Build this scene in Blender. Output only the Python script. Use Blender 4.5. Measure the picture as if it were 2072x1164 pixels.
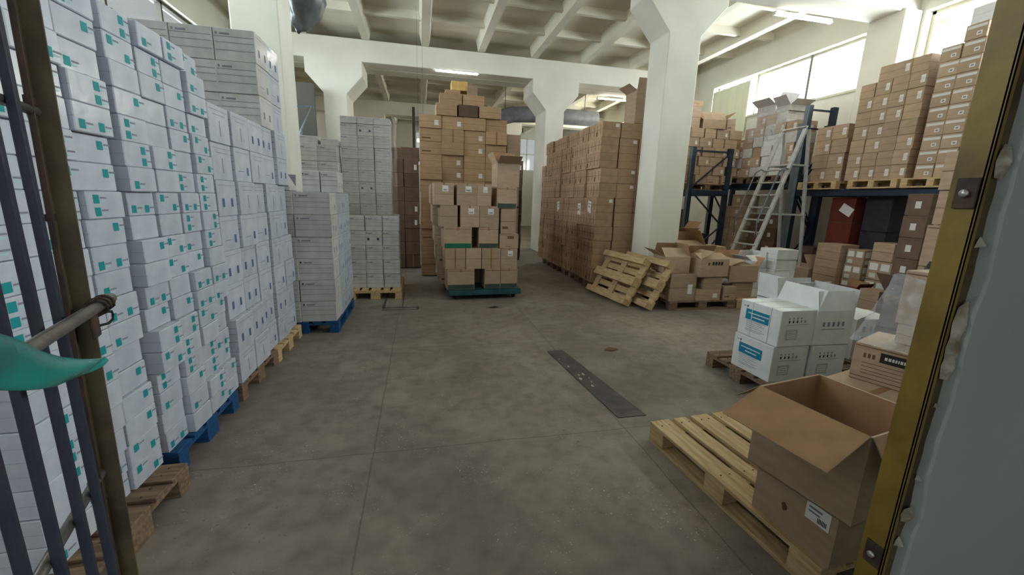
import bpy, math, random
from mathutils import Vector, Matrix
PI = math.pi
sc = bpy.context.scene
for _o in list(bpy.data.objects): bpy.data.objects.remove(_o)
C = sc.collection
rng = random.Random(7)

# ---------------------------------------------------------------- camera
F_PX, W_PX = 824.0, 2072.0
yaw, pit, rol = math.radians(12.8), math.radians(-12.17), math.radians(1.78)
fwd = Vector((math.sin(yaw)*math.cos(pit), math.cos(yaw)*math.cos(pit), math.sin(pit)))
right = Vector((math.cos(yaw), -math.sin(yaw), 0)); up = right.cross(fwd)
r2 = right*math.cos(rol)+up*math.sin(rol); u2 = -right*math.sin(rol)+up*math.cos(rol)
cam = bpy.data.cameras.new('camera'); co = bpy.data.objects.new('camera', cam); C.objects.link(co)
m = Matrix.Identity(4)
for i in range(3):
    m[i][0] = r2[i]; m[i][1] = u2[i]; m[i][2] = -fwd[i]
m[2][3] = 1.62
co.matrix_world = m
cam.sensor_width = 36; cam.lens = 36*F_PX/W_PX; cam.clip_start = .05; cam.clip_end = 200
sc.camera = co

# ---------------------------------------------------------------- light
w = bpy.data.worlds.new('world'); sc.world = w; w.use_nodes = True
bg = w.node_tree.nodes['Background']
bg.inputs[0].default_value = (.93, .97, 1, 1)
# overcast sky, bright on the window side and dim over the yard behind the doorway
_nt = w.node_tree; _tc = _nt.nodes.new('ShaderNodeTexCoord'); _sp = _nt.nodes.new('ShaderNodeSeparateXYZ')
_nt.links.new(_tc.outputs['Generated'], _sp.inputs[0])
_mr = _nt.nodes.new('ShaderNodeMapRange'); _mr.inputs['From Min'].default_value = .28; _mr.inputs['From Max'].default_value = .55
_mr.inputs['To Min'].default_value = .38; _mr.inputs['To Max'].default_value = 5.0
_nt.links.new(_sp.outputs[0], _mr.inputs['Value']); _nt.links.new(_mr.outputs['Result'], bg.inputs[1])
def area(name, loc, sx, sy, power, direction, col=(1, 1, 1)):
    l = bpy.data.lights.new(name, 'AREA'); l.shape = 'RECTANGLE'; l.size = sx; l.size_y = sy
    l.energy = power; l.color = col
    o = bpy.data.objects.new(name, l); C.objects.link(o); o.location = loc
    o.rotation_euler = Vector(direction).to_track_quat('-Z', 'Y').to_euler()
    return o
DAY = (.84, .92, 1)
area('daylight_near_window', (9.6, 3.6, 5.0), 5.6, 1.9, 900, (-1, 0, .24), DAY)
area('daylight_middle_window', (9.6, 9.6, 5.0), 5.6, 1.9, 900, (-1, 0, .24), DAY)
area('daylight_far_window', (9.6, 16.3, 5.0), 5.6, 1.9, 620, (-1, 0, .24), (1, .93, .78))
area('left_window_fill', (-5.5, 6.6, 4.5), 9.0, 1.6, 620, (1, 0, .22), DAY)  # added fill from the left, lifts the ceiling and aisle-side carton faces
sc.view_settings.view_transform = 'Standard'; sc.view_settings.look = 'None'
sc.view_settings.exposure = 0.42; sc.view_settings.gamma = 1; sc.view_settings.use_curve_mapping = False
sc.cycles.max_bounces = 8; sc.cycles.diffuse_bounces = 5; sc.cycles.glossy_bounces = 2
sc.cycles.transparent_max_bounces = 8; sc.cycles.transmission_bounces = 2
sc.cycles.use_denoising = True; sc.cycles.sample_clamp_indirect = 4
sc.cycles.caustics_reflective = False; sc.cycles.caustics_refractive = False

# ---------------------------------------------------------------- materials
def lin(c):
    return tuple(((x/255)/12.92 if x/255 <= .04045 else ((x/255+.055)/1.055)**2.4) for x in c)+(1,)
def mat(name, c, rough=.7, c2=None, scale=4, rnd=.0, spec=.3, bump=0, bscale=20, metal=0, coat=0, stretch=None, alpha=1, emit=0):
    M = bpy.data.materials.new(name); M.use_nodes = True
    nt = M.node_tree; b = nt.nodes['Principled BSDF']; L = nt.links
    c = lin(c); col = None
    b.inputs['Roughness'].default_value = rough; b.inputs['Specular IOR Level'].default_value = spec
    b.inputs['Metallic'].default_value = metal
    b.inputs['Base Color'].default_value = c
    tc = nt.nodes.new('ShaderNodeTexCoord'); src = tc.outputs['Object']
    if stretch:
        mp = nt.nodes.new('ShaderNodeMapping'); mp.inputs['Scale'].default_value = stretch
        L.new(src, mp.inputs['Vector']); src = mp.outputs['Vector']
    if c2:
        n = nt.nodes.new('ShaderNodeTexNoise'); n.inputs['Scale'].default_value = scale; n.inputs['Detail'].default_value = 5
        L.new(src, n.inputs['Vector'])
        cr = nt.nodes.new('ShaderNodeValToRGB'); cr.color_ramp.elements[0].position = .35; cr.color_ramp.elements[1].position = .68
        cr.color_ramp.elements[0].color = c; cr.color_ramp.elements[1].color = lin(c2)
        L.new(n.outputs['Fac'], cr.inputs['Fac']); col = cr.outputs['Color']
        L.new(col, b.inputs['Base Color'])
    if rnd:
        oi = nt.nodes.new('ShaderNodeObjectInfo')
        mr = nt.nodes.new('ShaderNodeMapRange'); mr.inputs['To Min'].default_value = 1-rnd; mr.inputs['To Max'].default_value = 1+rnd*.6
        L.new(oi.outputs['Random'], mr.inputs['Value'])
        hs = nt.nodes.new('ShaderNodeHueSaturation'); hs.inputs['Color'].default_value = c
        if col: L.new(col, hs.inputs['Color'])
        L.new(mr.outputs['Result'], hs.inputs['Value']); L.new(hs.outputs['Color'], b.inputs['Base Color'])
    if bump:
        n2 = nt.nodes.new('ShaderNodeTexNoise'); n2.inputs['Scale'].default_value = bscale; n2.inputs['Detail'].default_value = 3
        L.new(src, n2.inputs['Vector'])
        bp = nt.nodes.new('ShaderNodeBump'); bp.inputs['Strength'].default_value = bump; bp.inputs['Distance'].default_value = .01
        L.new(n2.outputs['Fac'], bp.inputs['Height']); L.new(bp.outputs['Normal'], b.inputs['Normal'])
        if coat: L.new(bp.outputs['Normal'], b.inputs['Coat Normal'])
    if coat:
        b.inputs['Coat Weight'].default_value = coat; b.inputs['Coat Roughness'].default_value = .18
    if alpha < 1: b.inputs['Alpha'].default_value = alpha
    if emit:
        b.inputs['Emission Color'].default_value = c; b.inputs['Emission Strength'].default_value = emit
    return M
M = {}
M['plaster'] = mat('plaster', (224, 221, 208), .85, (212, 208, 194), 1.2, bump=.15, bscale=14)
M['ceiling'] = mat('ceiling_paint', (226, 222, 206), .9, (212, 206, 188), .9, bump=.1, bscale=9)
M['front_wall'] = mat('front_wall_paint', (170, 176, 170), .8, (160, 167, 162), 1.5, bump=.25, bscale=6)
M['white_card'] = mat('white_carton_board', (196, 200, 209), .5, (180, 185, 196), 9, rnd=.07, bump=.3, bscale=9, coat=.6)
M['plain_white'] = mat('matt_white_board', (226, 226, 224), .6, (214, 214, 213), 8, rnd=.05, bump=.1, bscale=10)
M['white_dull'] = mat('white_carton_dull', (200, 197, 194), .6, (184, 181, 178), 9, rnd=.08, bump=.12, bscale=12, coat=.15)
M['kraft'] = mat('kraft_board', (180, 155, 130), .75, (167, 142, 118), 7, rnd=.13, bump=.06, bscale=30, stretch=(1, 1, 4))
M['kraft_warm'] = mat('kraft_board_warm', (184, 152, 120), .75, (172, 140, 108), 7, rnd=.12, bump=.06, bscale=30, stretch=(1, 1, 4))
M['kraft_dark_shade'] = mat('kraft_board_dark_shade', (112, 90, 76), .8, (98, 78, 66), 7, rnd=.2)  # dark board; also carries painted shade for the dim pile and dotted stacks
M['kraft_red'] = mat('red_brown_board', (112, 50, 40), .75, (98, 42, 36), 7, rnd=.1)
M['kraft_wall'] = mat('kraft_board_tall_wall', (178, 146, 118), .75, (162, 132, 104), 9, rnd=.10, stretch=(1, 9, 1))
M['black_board'] = mat('black_board', (42, 40, 48), .6, (52, 50, 58), 7)
M['inside'] = mat('kraft_inside', (176, 138, 104), .85, (160, 124, 92), 8)
M['tape'] = mat('brown_tape', (150, 112, 78), .3)
M['crease'] = mat('crease_line', (92, 70, 52), .9)
M['grey_crease'] = mat('grey_crease_line', (140, 138, 142), .9)
M['teal'] = mat('teal_print', (24, 140, 142), .5)
M['pale_teal'] = mat('pale_teal_print', (168, 200, 200), .6)
M['blue'] = mat('blue_print', (20, 124, 158), .5)
M['navy'] = mat('navy_print', (84, 100, 140), .6)
M['navy_dark'] = mat('dark_navy_print', (36, 52, 86), .6)
M['ink'] = mat('grey_ink', (128, 130, 140), .7)
M['ink_dark'] = mat('dark_ink', (44, 38, 36), .7)
M['ink_brown'] = mat('brown_ink', (108, 78, 58), .8)
M['label'] = mat('paper_label', (226, 224, 218), .6)
M['label_grey'] = mat('grey_paper_strip', (208, 206, 199), .6)
M['green'] = mat('green_print', (24, 104, 72), .6)
M['dark_green'] = mat('dark_green_print', (58, 76, 66), .6)
M['wood'] = mat('pallet_wood', (206, 180, 138), .75, (176, 146, 104), 5, rnd=.07, bump=.12, bscale=16, stretch=(1, 9, 9))
M['wood_old'] = mat('weathered_pallet_wood', (140, 116, 94), .85, (98, 80, 66), 5, rnd=.1, bump=.2, bscale=16, stretch=(1, 9, 9))
M['wood_blue'] = mat('blue_painted_pallet', (30, 84, 132), .7, (24, 62, 100), 5, rnd=.1, bump=.12, bscale=16, stretch=(1, 9, 9))
M['nail'] = mat('nail_head', (70, 62, 56), .5, metal=.6)
M['steel_dark'] = mat('dark_blue_rack_steel', (48, 62, 80), .45, (40, 50, 64), 6, metal=.2)
M['steel_grey'] = mat('grey_rack_steel', (120, 132, 142), .4, (104, 116, 126), 6, metal=.3)
M['alu'] = mat('ladder_aluminium', (206, 208, 208), .4, (184, 186, 188), 10, metal=.25)
M['bar'] = mat('dark_gate_bar', (38, 44, 58), .5, (48, 52, 62), 20, bump=.15, bscale=60)
M['olive'] = mat('olive_old_paint', (88, 78, 52), .55, (60, 48, 36), 9, bump=.25, bscale=30)
M['yellow'] = mat('mustard_paint', (138, 116, 44), .5, (100, 80, 36), 5, bump=.2, bscale=18)
M['rod'] = mat('worn_rod_steel', (128, 122, 116), .4, (88, 82, 78), 14, metal=.5, bump=.2, bscale=50)
M['rust'] = mat('burnt_weld', (52, 44, 40), .7, (84, 64, 50), 18, bump=.4, bscale=40)
M['bolt'] = mat('bolt_zinc', (190, 188, 184), .35, metal=.7)
M['plaster_raw'] = mat('broken_plaster', (182, 178, 164), .95, (120, 108, 84), 22, bump=.8, bscale=40)
M['teal_film'] = mat('teal_plastic_bag', (20, 150, 140), .25, (12, 118, 112), 6, bump=.5, bscale=10, spec=.6)
M['black_film'] = mat('black_plastic', (30, 30, 34), .3, bump=.5, bscale=14, spec=.6)
M['green_steel'] = mat('green_cart_steel', (46, 92, 92), .5, (36, 72, 76), 6, metal=.1)
M['rubber'] = mat('rubber', (30, 30, 32), .8)
M['plate'] = mat('worn_steel_plate', (96, 88, 86), .55, (74, 70, 72), 9, metal=.25, bump=.2, bscale=24)
M['patch'] = mat('floor_scrape', (176, 168, 154), .8)
M['duct'] = mat('grey_duct_wrap', (116, 116, 122), .55, (96, 96, 102), 5, bump=.3, bscale=6)
M['film_dark'] = mat('grey_duct_film', (66, 70, 72), .35, (112, 116, 116), 3, bump=.8, bscale=5, spec=.6)
M['frame'] = mat('window_frame_paint', (206, 200, 176), .6)
M['mullion'] = mat('window_mullion', (120, 120, 110), .6)
M['dark_frame'] = mat('dark_window_frame', (78, 76, 68), .6)
M['lamp_body'] = mat('lamp_housing', (220, 222, 218), .5)
M['tube'] = mat('lit_tube', (255, 250, 240), .5, emit=46)
M['bulb'] = mat('lit_bulb', (255, 214, 150), .5, emit=9)
M['crate'] = mat('yellow_crate', (236, 200, 130), .7, (220, 176, 104), 9)
M['cloth'] = mat('striped_cloth', (196, 190, 196), .9, (120, 110, 120), 30, stretch=(1, 1, 6))
M['eave'] = mat('pale_yellow_eave', (112, 98, 44), .8)
M['curtain'] = mat('pale_yellow_sheet', (240, 238, 204), .8, (230, 232, 214), 3, stretch=(1, 8, 1))
def glass_mat():
    g = bpy.data.materials.new('window_glass'); g.use_nodes = True; nt = g.node_tree; nt.nodes.clear()
    o = nt.nodes.new('ShaderNodeOutputMaterial'); t = nt.nodes.new('ShaderNodeBsdfTransparent'); gl = nt.nodes.new('ShaderNodeBsdfGlossy')
    gl.inputs['Roughness'].default_value = .08; mx = nt.nodes.new('ShaderNodeMixShader'); mx.inputs[0].default_value = .06
    t.inputs[0].default_value = (.96, .98, .97, 1)
    nt.links.new(t.outputs[0], mx.inputs[1]); nt.links.new(gl.outputs[0], mx.inputs[2]); nt.links.new(mx.outputs[0], o.inputs[0])
    return g
M['glass'] = glass_mat()
def wrap_mat(name, k, col=(.78, .80, .82, 1)):
    g = bpy.data.materials.new(name); g.use_nodes = True; nt = g.node_tree; nt.nodes.clear()
    o = nt.nodes.new('ShaderNodeOutputMaterial'); t = nt.nodes.new('ShaderNodeBsdfTransparent')
    p = nt.nodes.new('ShaderNodeBsdfPrincipled'); p.inputs['Base Color'].default_value = col; p.inputs['Roughness'].default_value = .25
    n = nt.nodes.new('ShaderNodeTexNoise'); n.inputs['Scale'].default_value = 7; n.inputs['Detail'].default_value = 4; n.inputs['Distortion'].default_value = 2
    tc = nt.nodes.new('ShaderNodeTexCoord'); nt.links.new(tc.outputs['Object'], n.inputs['Vector'])
    bp = nt.nodes.new('ShaderNodeBump'); bp.inputs['Strength'].default_value = .8; bp.inputs['Distance'].default_value = .02
    nt.links.new(n.outputs['Fac'], bp.inputs['Height']); nt.links.new(bp.outputs['Normal'], p.inputs['Normal'])
    mx = nt.nodes.new('ShaderNodeMixShader')
    mr = nt.nodes.new('ShaderNodeMapRange'); mr.inputs['From Min'].default_value = .3; mr.inputs['From Max'].default_value = .8
    mr.inputs['To Min'].default_value = k*.5; mr.inputs['To Max'].default_value = min(1, k*1.4)
    nt.links.new(n.outputs['Fac'], mr.inputs['Value']); nt.links.new(mr.outputs['Result'], mx.inputs[0])
    nt.links.new(t.outputs[0], mx.inputs[1]); nt.links.new(p.outputs[0], mx.inputs[2]); nt.links.new(mx.outputs[0], o.inputs[0])
    return g
M['wrap'] = wrap_mat('clear_stretch_wrap', .12)
M['wrap_strong'] = wrap_mat('cloudy_plastic', .28)
def floor_mat():
    g = mat('concrete_floor', (146, 134, 124), .62, (120, 109, 101), .8, bump=.12, bscale=26, spec=.35)
    nt = g.node_tree; L = nt.links; b = nt.nodes['Principled BSDF']
    base = b.inputs['Base Color'].links[0].from_socket
    tc = nt.nodes.new('ShaderNodeTexCoord')
    def noise(s, d, lo, hi):
        n = nt.nodes.new('ShaderNodeTexNoise'); n.inputs['Scale'].default_value = s; n.inputs['Detail'].default_value = d
        L.new(tc.outputs['Object'], n.inputs['Vector'])
        mr = nt.nodes.new('ShaderNodeMapRange'); mr.inputs['From Min'].default_value = lo; mr.inputs['From Max'].default_value = hi
        L.new(n.outputs['Fac'], mr.inputs['Value']); return mr.outputs['Result']
    def mix(fac, a, col, k):
        m1 = nt.nodes.new('ShaderNodeMath'); m1.operation = 'MULTIPLY'; m1.inputs[1].default_value = k; L.new(fac, m1.inputs[0])
        mx = nt.nodes.new('ShaderNodeMix'); mx.data_type = 'RGBA'; L.new(m1.outputs[0], mx.inputs['Factor'])
        L.new(a, mx.inputs['A']); mx.inputs['B'].default_value = lin(col); return mx.outputs['Result']
    def mult(a, b_):
        m1 = nt.nodes.new('ShaderNodeMath'); m1.operation = 'MULTIPLY'; L.new(a, m1.inputs[0]); L.new(b_, m1.inputs[1]); return m1.outputs[0]
    c = mix(noise(9, 6, .42, .72), base, (92, 85, 78), .55)
    c = mix(noise(.7, 4, .45, .7), c, (98, 90, 82), .5)
    c = mix(noise(2.1, 5, .5, .7), c, (166, 160, 148), .35)
    c = mix(mult(noise(75, 2, .66, .70), noise(2.6, 3, .48, .62)), c, (214, 208, 196), .8)     # pale aggregate specks
    c = mix(mult(noise(40, 2, .68, .71), noise(1.3, 3, .4, .6)), c, (78, 72, 68), .6)
    # joints
    sx = nt.nodes.new('ShaderNodeSeparateXYZ'); L.new(tc.outputs['Object'], sx.inputs[0])
    wob = noise(3, 4, 0, 1)
    def line(sock, pos, wd):
        a = nt.nodes.new('ShaderNodeMath'); a.operation = 'MULTIPLY_ADD'; L.new(wob, a.inputs[0]); a.inputs[1].default_value = .03; a.inputs[2].default_value = -pos-.015
        s = nt.nodes.new('ShaderNodeMath'); s.operation = 'ADD'; L.new(sock, s.inputs[0]); L.new(a.outputs[0], s.inputs[1])
        ab = nt.nodes.new('ShaderNodeMath'); ab.operation = 'ABSOLUTE'; L.new(s.outputs[0], ab.inputs[0])
        mr = nt.nodes.new('ShaderNodeMapRange'); mr.inputs['From Min'].default_value = wd; mr.inputs['From Max'].default_value = wd*.4
        L.new(ab.outputs[0], mr.inputs['Value']); return mr.outputs['Result']
    for sock, pos in ((sx.outputs[0], -.32), (sx.outputs[1], 2.46), (sx.outputs[0], 1.44), (sx.outputs[1], 4.35), (sx.outputs[0], 3.3)):
        c = mix(line(sock, pos, .007), c, (84, 78, 70), .55)
    L.new(c, b.inputs['Base Color'])
    return g
M['floor'] = floor_mat()

# ---------------------------------------------------------------- mesh builder
class MB:
    def __init__(s): s.v = []; s.f = []; s.m = []; s.mats = []; s.smooth = []
    def mi(s, k):
        if k not in s.mats: s.mats.append(k)
        return s.mats.index(k)
    def face(s, pts, k, sm=False):
        n = len(s.v); s.v += [tuple(p) for p in pts]; s.f.append(tuple(range(n, n+len(pts)))); s.m.append(s.mi(k)); s.smooth.append(sm)
    def poly(s, verts, faces, k, sm=False):
        n = len(s.v); s.v += [tuple(p) for p in verts]
        for f in faces: s.f.append(tuple(n+i for i in f)); s.m.append(s.mi(k)); s.smooth.append(sm)
    def box(s, a, b, k, T=None, ch=0.0):
        x0, y0, z0 = a; x1, y1, z1 = b
        if ch:
            c = min(ch, (x1-x0)*.3, (y1-y0)*.3, (z1-z0)*.3); P = {}
            vs = []; 
            for ix, x in enumerate((x0, x1)):
                for iy, y in enumerate((y0, y1)):
                    for iz, z in enumerate((z0, z1)):
                        sx, sy, sz = (1, -1)[ix], (1, -1)[iy], (1, -1)[iz]
                        P[ix, iy, iz, 0] = len(vs); vs.append(Vector((x, y+sy*c, z+sz*c)))
                        P[ix, iy, iz, 1] = len(vs); vs.append(Vector((x+sx*c, y, z+sz*c)))
                        P[ix, iy, iz, 2] = len(vs); vs.append(Vector((x+sx*c, y+sy*c, z)))
            fs = []
            for i in (0, 1): fs.append([P[i, 0, 0, 0], P[i, 1, 0, 0], P[i, 1, 1, 0], P[i, 0, 1, 0]][::(-1 if i == 0 else 1)])
            for i in (0, 1): fs.append([P[0, i, 0, 1], P[0, i, 1, 1], P[1, i, 1, 1], P[1, i, 0, 1]][::(-1 if i == 0 else 1)])
            for i in (0, 1): fs.append([P[0, 0, i, 2], P[1, 0, i, 2], P[1, 1, i, 2], P[0, 1, i, 2]][::(-1 if i == 0 else 1)])
            for i in (0, 1):
                for j in (0, 1):
                    fs.append([P[i, j, 0, 0], P[i, j, 0, 1], P[i, j, 1, 1], P[i, j, 1, 0]])
                    fs.append([P[i, 0, j, 0], P[i, 0, j, 2], P[i, 1, j, 2], P[i, 1, j, 0]])
                    fs.append([P[0, i, j, 1], P[0, i, j, 2], P[1, i, j, 2], P[1, i, j, 1]])
                    for l in (0, 1): fs.append([P[i, j, l, 0], P[i, j, l, 1], P[i, j, l, 2]])
            ctr = Vector(((x0+x1)/2, (y0+y1)/2, (z0+z1)/2)); out = []
            for f in fs:
                a_, b_, c_ = vs[f[0]], vs[f[1]], vs[f[2]]
                nrm = (b_-a_).cross(c_-a_)
                out.append(f if nrm.dot((a_+c_)/2-ctr) > 0 else f[::-1])
            if T: vs = [T @ v for v in vs]
            s.poly(vs, out, k); return
        vs = [Vector(p) for p in ((x0, y0, z0), (x1, y0, z0), (x1, y1, z0), (x0, y1, z0), (x0, y0, z1), (x1, y0, z1), (x1, y1, z1), (x0, y1, z1))]
        if T: vs = [T @ v for v in vs]
        s.poly(vs, [(3, 2, 1, 0), (4, 5, 6, 7), (0, 1, 5, 4), (1, 2, 6, 5), (2, 3, 7, 6), (3, 0, 4, 7)], k)
    def bar(s, p, q, wx, wy, k, upv=(0, 0, 1)):
        p = Vector(p); q = Vector(q); d = (q-p); L_ = d.length; d.normalize(); u = Vector(upv)
        if abs(d.dot(u)) > .95: u = Vector((0, 1, 0))
        a = d.cross(u).normalized(); b = a.cross(d).normalized()
        T = Matrix((( a[0], b[0], d[0], p[0]), (a[1], b[1], d[1], p[1]), (a[2], b[2], d[2], p[2]), (0, 0, 0, 1)))
        s.box((-wx/2, -wy/2, 0), (wx/2, wy/2, L_), k, T)
    def tube(s, pts, r, k, n=10, caps=True):
        pts = [Vector(p) for p in pts]; rings = []
        for i, p in enumerate(pts):
            d = (pts[min(i+1, len(pts)-1)]-pts[max(i-1, 0)]).normalized()
            u = Vector((0, 0, 1)) if abs(d.z) < .9 else Vector((0, 1, 0))
            a = d.cross(u).normalized(); b = a.cross(d)
            rr = r[i] if isinstance(r, (list, tuple)) else r
            rings.append([p+(a*math.cos(2*PI*j/n)+b*math.sin(2*PI*j/n))*rr for j in range(n)])
        vs = [v for rg in rings for v in rg]; fs = []
        for i in range(len(pts)-1):
            for j in range(n):
                j2 = (j+1) % n; fs.append((i*n+j, i*n+j2, (i+1)*n+j2, (i+1)*n+j))
        if caps: fs.append(tuple(range(n))[::-1]); fs.append(tuple((len(pts)-1)*n+j for j in range(n)))
        s.poly(vs, fs, k, True)
    def mesh(s, name):
        me = bpy.data.meshes.new(name); me.from_pydata(s.v, [], s.f)
        for k in s.mats: me.materials.append(M[k])
        me.polygons.foreach_set('material_index', s.m); me.polygons.foreach_set('use_smooth', s.smooth); me.update()
        return me
    def build(s, name, parent=None, loc=(0, 0, 0), rot=(0, 0, 0), label=None, cat=None, group=None, kind=None, plabel=None):
        o = bpy.data.objects.new(name, s.mesh(name)); C.objects.link(o); o.location = loc; o.rotation_euler = rot
        if parent: o.parent = parent
        if plabel: o['label'] = plabel
        tag(o, label, cat, group, kind); return o
def tag(o, label=None, cat=None, group=None, kind=None):
    if label: o['label'] = label
    if cat: o['category'] = cat
    if group: o['group'] = group
    if kind: o['kind'] = kind
    return o
def empty(name, loc, rz=0, label=None, cat=None, group=None, rot=None):
    o = bpy.data.objects.new(name, None); C.objects.link(o); o.location = loc
    o.rotation_euler = rot if rot else (0, 0, rz); o.empty_display_size = .1
    return tag(o, label, cat, group)
def copy_tree(o, parent=None):
    c = o.copy(); C.objects.link(c); c.parent = parent
    for ch in list(o.children): copy_tree(ch, c)
    return c
ORD = 'lowest second third fourth fifth sixth seventh eighth ninth tenth eleventh twelfth thirteenth fourteenth fifteenth sixteenth seventeenth eighteenth nineteenth twentieth twenty-first twenty-second'.split()
COL = 'nearest second third fourth fifth sixth seventh eighth ninth tenth eleventh twelfth thirteenth fourteenth'.split()
LFT = 'leftmost second third fourth fifth sixth seventh eighth ninth tenth'.split()

# ---------------------------------------------------------------- building shell
def struct(mb, name): return mb.build(name, kind='structure')
ZB, ZR, ZS, NK = 5.04, 5.58, 5.85, 4.22       # beam soffit, rib underside, slab, column neck
XW, XL, YF, Y0 = 8.62, -4.5, 25.4, .654
b = MB(); b.box((XL-.3, -3.2, -.2), (XW+.3, YF+.3, 0), 'floor'); struct(b, 'floor')
b = MB(); b.box((XL, Y0, ZS), (XW, YF, ZS+.2), 'ceiling')
beams = [(.3, .86), (6.3, 6.86), (12.3, 12.85), (12.87, 13.42), (19.4, 19.95)]
bays = [(.86, 6.3), (6.86, 12.3), (13.42, 19.4), (19.95, YF)]
for a0, a1 in bays:
    for i in range(-2, 7):
        x = .2+1.52*i; 
        # edge ribs of the precast panels, tapering downward
        b.poly([(x-.15, a0, ZS), (x+.15, a0, ZS), (x+.095, a0, ZR), (x-.095, a0, ZR), (x-.15, a1, ZS), (x+.15, a1, ZS), (x+.095, a1, ZR), (x-.095, a1, ZR)],
               [(0, 3, 7, 4), (1, 5, 6, 2), (3, 2, 6, 7), (0, 1, 2, 3), (4, 7, 6, 5)], 'ceiling')
    n = 4
    for j in range(1, n):
        y = a0+(a1-a0)*j/n; b.box((XL, y-.05, ZR+.1), (XW, y+.05, ZS+.01), 'ceiling')
struct(b, 'ceiling')
for k, (a0, a1) in enumerate(beams):
    if k == 0: continue
    b = MB(); b.box((XL, a0, ZB), (XW, a1, ZR), 'plaster', ch=.015); struct(b, 'concrete_beam')
def column(xc, a0, a1, full=True):
    w_ = .285; h_ = .42; b = MB()
    prof = [(-w_, 0), (w_, 0), (w_, NK), (w_+h_, NK+.47), (w_+h_, ZB+.03), (-w_-h_, ZB+.03), (-w_-h_, NK+.47), (-w_, NK)]
    if not full: prof = [(-w_, 0), (w_, 0), (w_, ZB+.03), (-w_, ZB+.03)]
    n = len(prof); vs = [(xc+x, a0, z) for x, z in prof]+[(xc+x, a1, z) for x, z in prof]
    if full:
        fs = [(0, 1, 2, 7), (7, 2, 3, 6), (6, 3, 4, 5), (8, 15, 10, 9), (15, 14, 11, 10), (14, 13, 12, 11)]
    else: fs = [(0, 1, 2, 3), (4, 7, 6, 5)]
    fs += [(i, i+n, (i+1) % n+n, (i+1) % n) for i in range(n)]
    b.poly(vs, fs, 'plaster'); o = struct(b, 'concrete_column')
    bv = o.modifiers.new('b', 'BEVEL'); bv.width = .018; bv.segments = 2; bv.limit_method = 'ANGLE'
    return o
for a0, a1 in beams[1:]:
    for xc in (-2.0, 4.08 if a0 < 7 else 3.93):
        column(xc if a0 < 7 else (-2.14 if xc < 0 else xc), a0, a1)
    column(XW-.1, a0-.05, a1+.02, False)
# right wall with window bands
SILL = 4.02
b = MB(); b.box((XW, Y0, 0), (XW+.3, YF, SILL), 'plaster'); b.box((XW, Y0, ZB), (XW+.3, YF, ZS+.2), 'plaster')
for a0, a1 in ((Y0, .95), (6.2, 6.95), (11.55, 13.5), (19.3, 20.05), (25.0, YF)): b.box((XW, a0, SILL), (XW+.3, a1, ZB), 'plaster')
struct(b, 'wall_right')
b = MB(); b.box((XW-.03, Y0, SILL-.05), (XW+.3, YF, SILL), 'frame'); struct(b, 'trim_1')
for n, (a0, a1) in enumerate(((.95, 6.2), (6.95, 11.55), (13.5, 19.3), (20.05, 25.0))):
    b = MB(); t = .05
    b.box((XW+.16, a0, SILL), (XW+.24, a1, SILL+t), 'mullion'); b.box((XW+.16, a0, ZB-t), (XW+.24, a1, ZB), 'frame')
    b.box((XW+.16, a0, SILL), (XW+.24, a0+t, ZB), 'frame'); b.box((XW+.16, a1-t, SILL), (XW+.24, a1, ZB), 'frame')
    k = 3
    for j in range(1, k): y = a0+(a1-a0)*j/k; b.box((XW+.15, y-.03, SILL), (XW+.25, y+.03, ZB), 'mullion')
    o = b.build('window_%d' % (n+1), kind='structure')
    g = MB(); g.box((XW+.195, a0+t, SILL+t), (XW+.2, a1-t, ZB-t), 'glass'); g.build('window_pane', parent=o)
b = MB(); b.box((XW+.3, Y0, 5.06), (9.52, YF, 5.2), 'eave'); struct(b, 'trim_3')
# left wall, far wall, front wall with the doorway
b = MB(); b.box((XL-.3, Y0, 0), (XL, YF, 3.6), 'plaster'); b.box((XL-.3, Y0, 5.0), (XL, YF, ZS+.2), 'plaster')
for a0, a1 in ((Y0, 2.0), (11.2, YF)): b.box((XL-.3, a0, 3.6), (XL, a1, 5.0), 'plaster')
struct(b, 'wall_left')
b = MB()
for z in (3.6, 4.95): b.box((XL-.2, 2.0, z), (XL-.1, 11.2, z+.05), 'dark_frame')  # window band lengthened out of view to admit the added left fill
for y in (2.0, 3.53, 5.05, 6.58, 8.1, 9.62, 11.15): b.box((XL-.2, y, 3.6), (XL-.1, y+.05, 5.0), 'dark_frame')
o = b.build('window_5', kind='structure')
g = MB(); g.box((XL-.16, 2.05, 3.65), (XL-.155, 11.15, 4.95), 'glass'); g.build('window_pane', parent=o)
b = MB(); b.box((XL, YF, 0), (XW, YF+.3, 3.4), 'plaster'); b.box((XL, YF, 5.3), (XW, YF+.3, ZS+.2), 'plaster')
for a0, a1 in ((XL, -.2), (2.6, 4.6), (7.4, XW)): b.box((a0, YF, 3.4), (a1, YF+.3, 5.3), 'plaster')
struct(b, 'wall_back')
for n, (a0, a1) in enumerate(((-.2, 2.6), (4.6, 7.4))):
    b = MB()
    for z in (3.4, 4.35, 5.25): b.box((a0, YF+.1, z), (a1, YF+.16, z+.05), 'frame')
    for j in range(4): x = a0+(a1-a0-.05)*j/3; b.box((x, YF+.1, 3.4), (x+.05, YF+.16, 5.3), 'frame')
    o = b.build('window_%d' % (6+n), kind='structure')
    g = MB(); g.box((a0, YF+.12, 3.45), (a1, YF+.125, 5.25), 'glass'); g.build('window_pane', parent=o)
DX0, DX1, DY0, DY1, DZ = -1.3, 1.108, .58, .654, 2.5
b = MB()
b.box((XL-.3, DY0, 0), (DX0, DY1, ZS+.2), 'front_wall'); b.box((DX0, DY0, DZ), (DX1, DY1, ZS+.2), 'front_wall')
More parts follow.
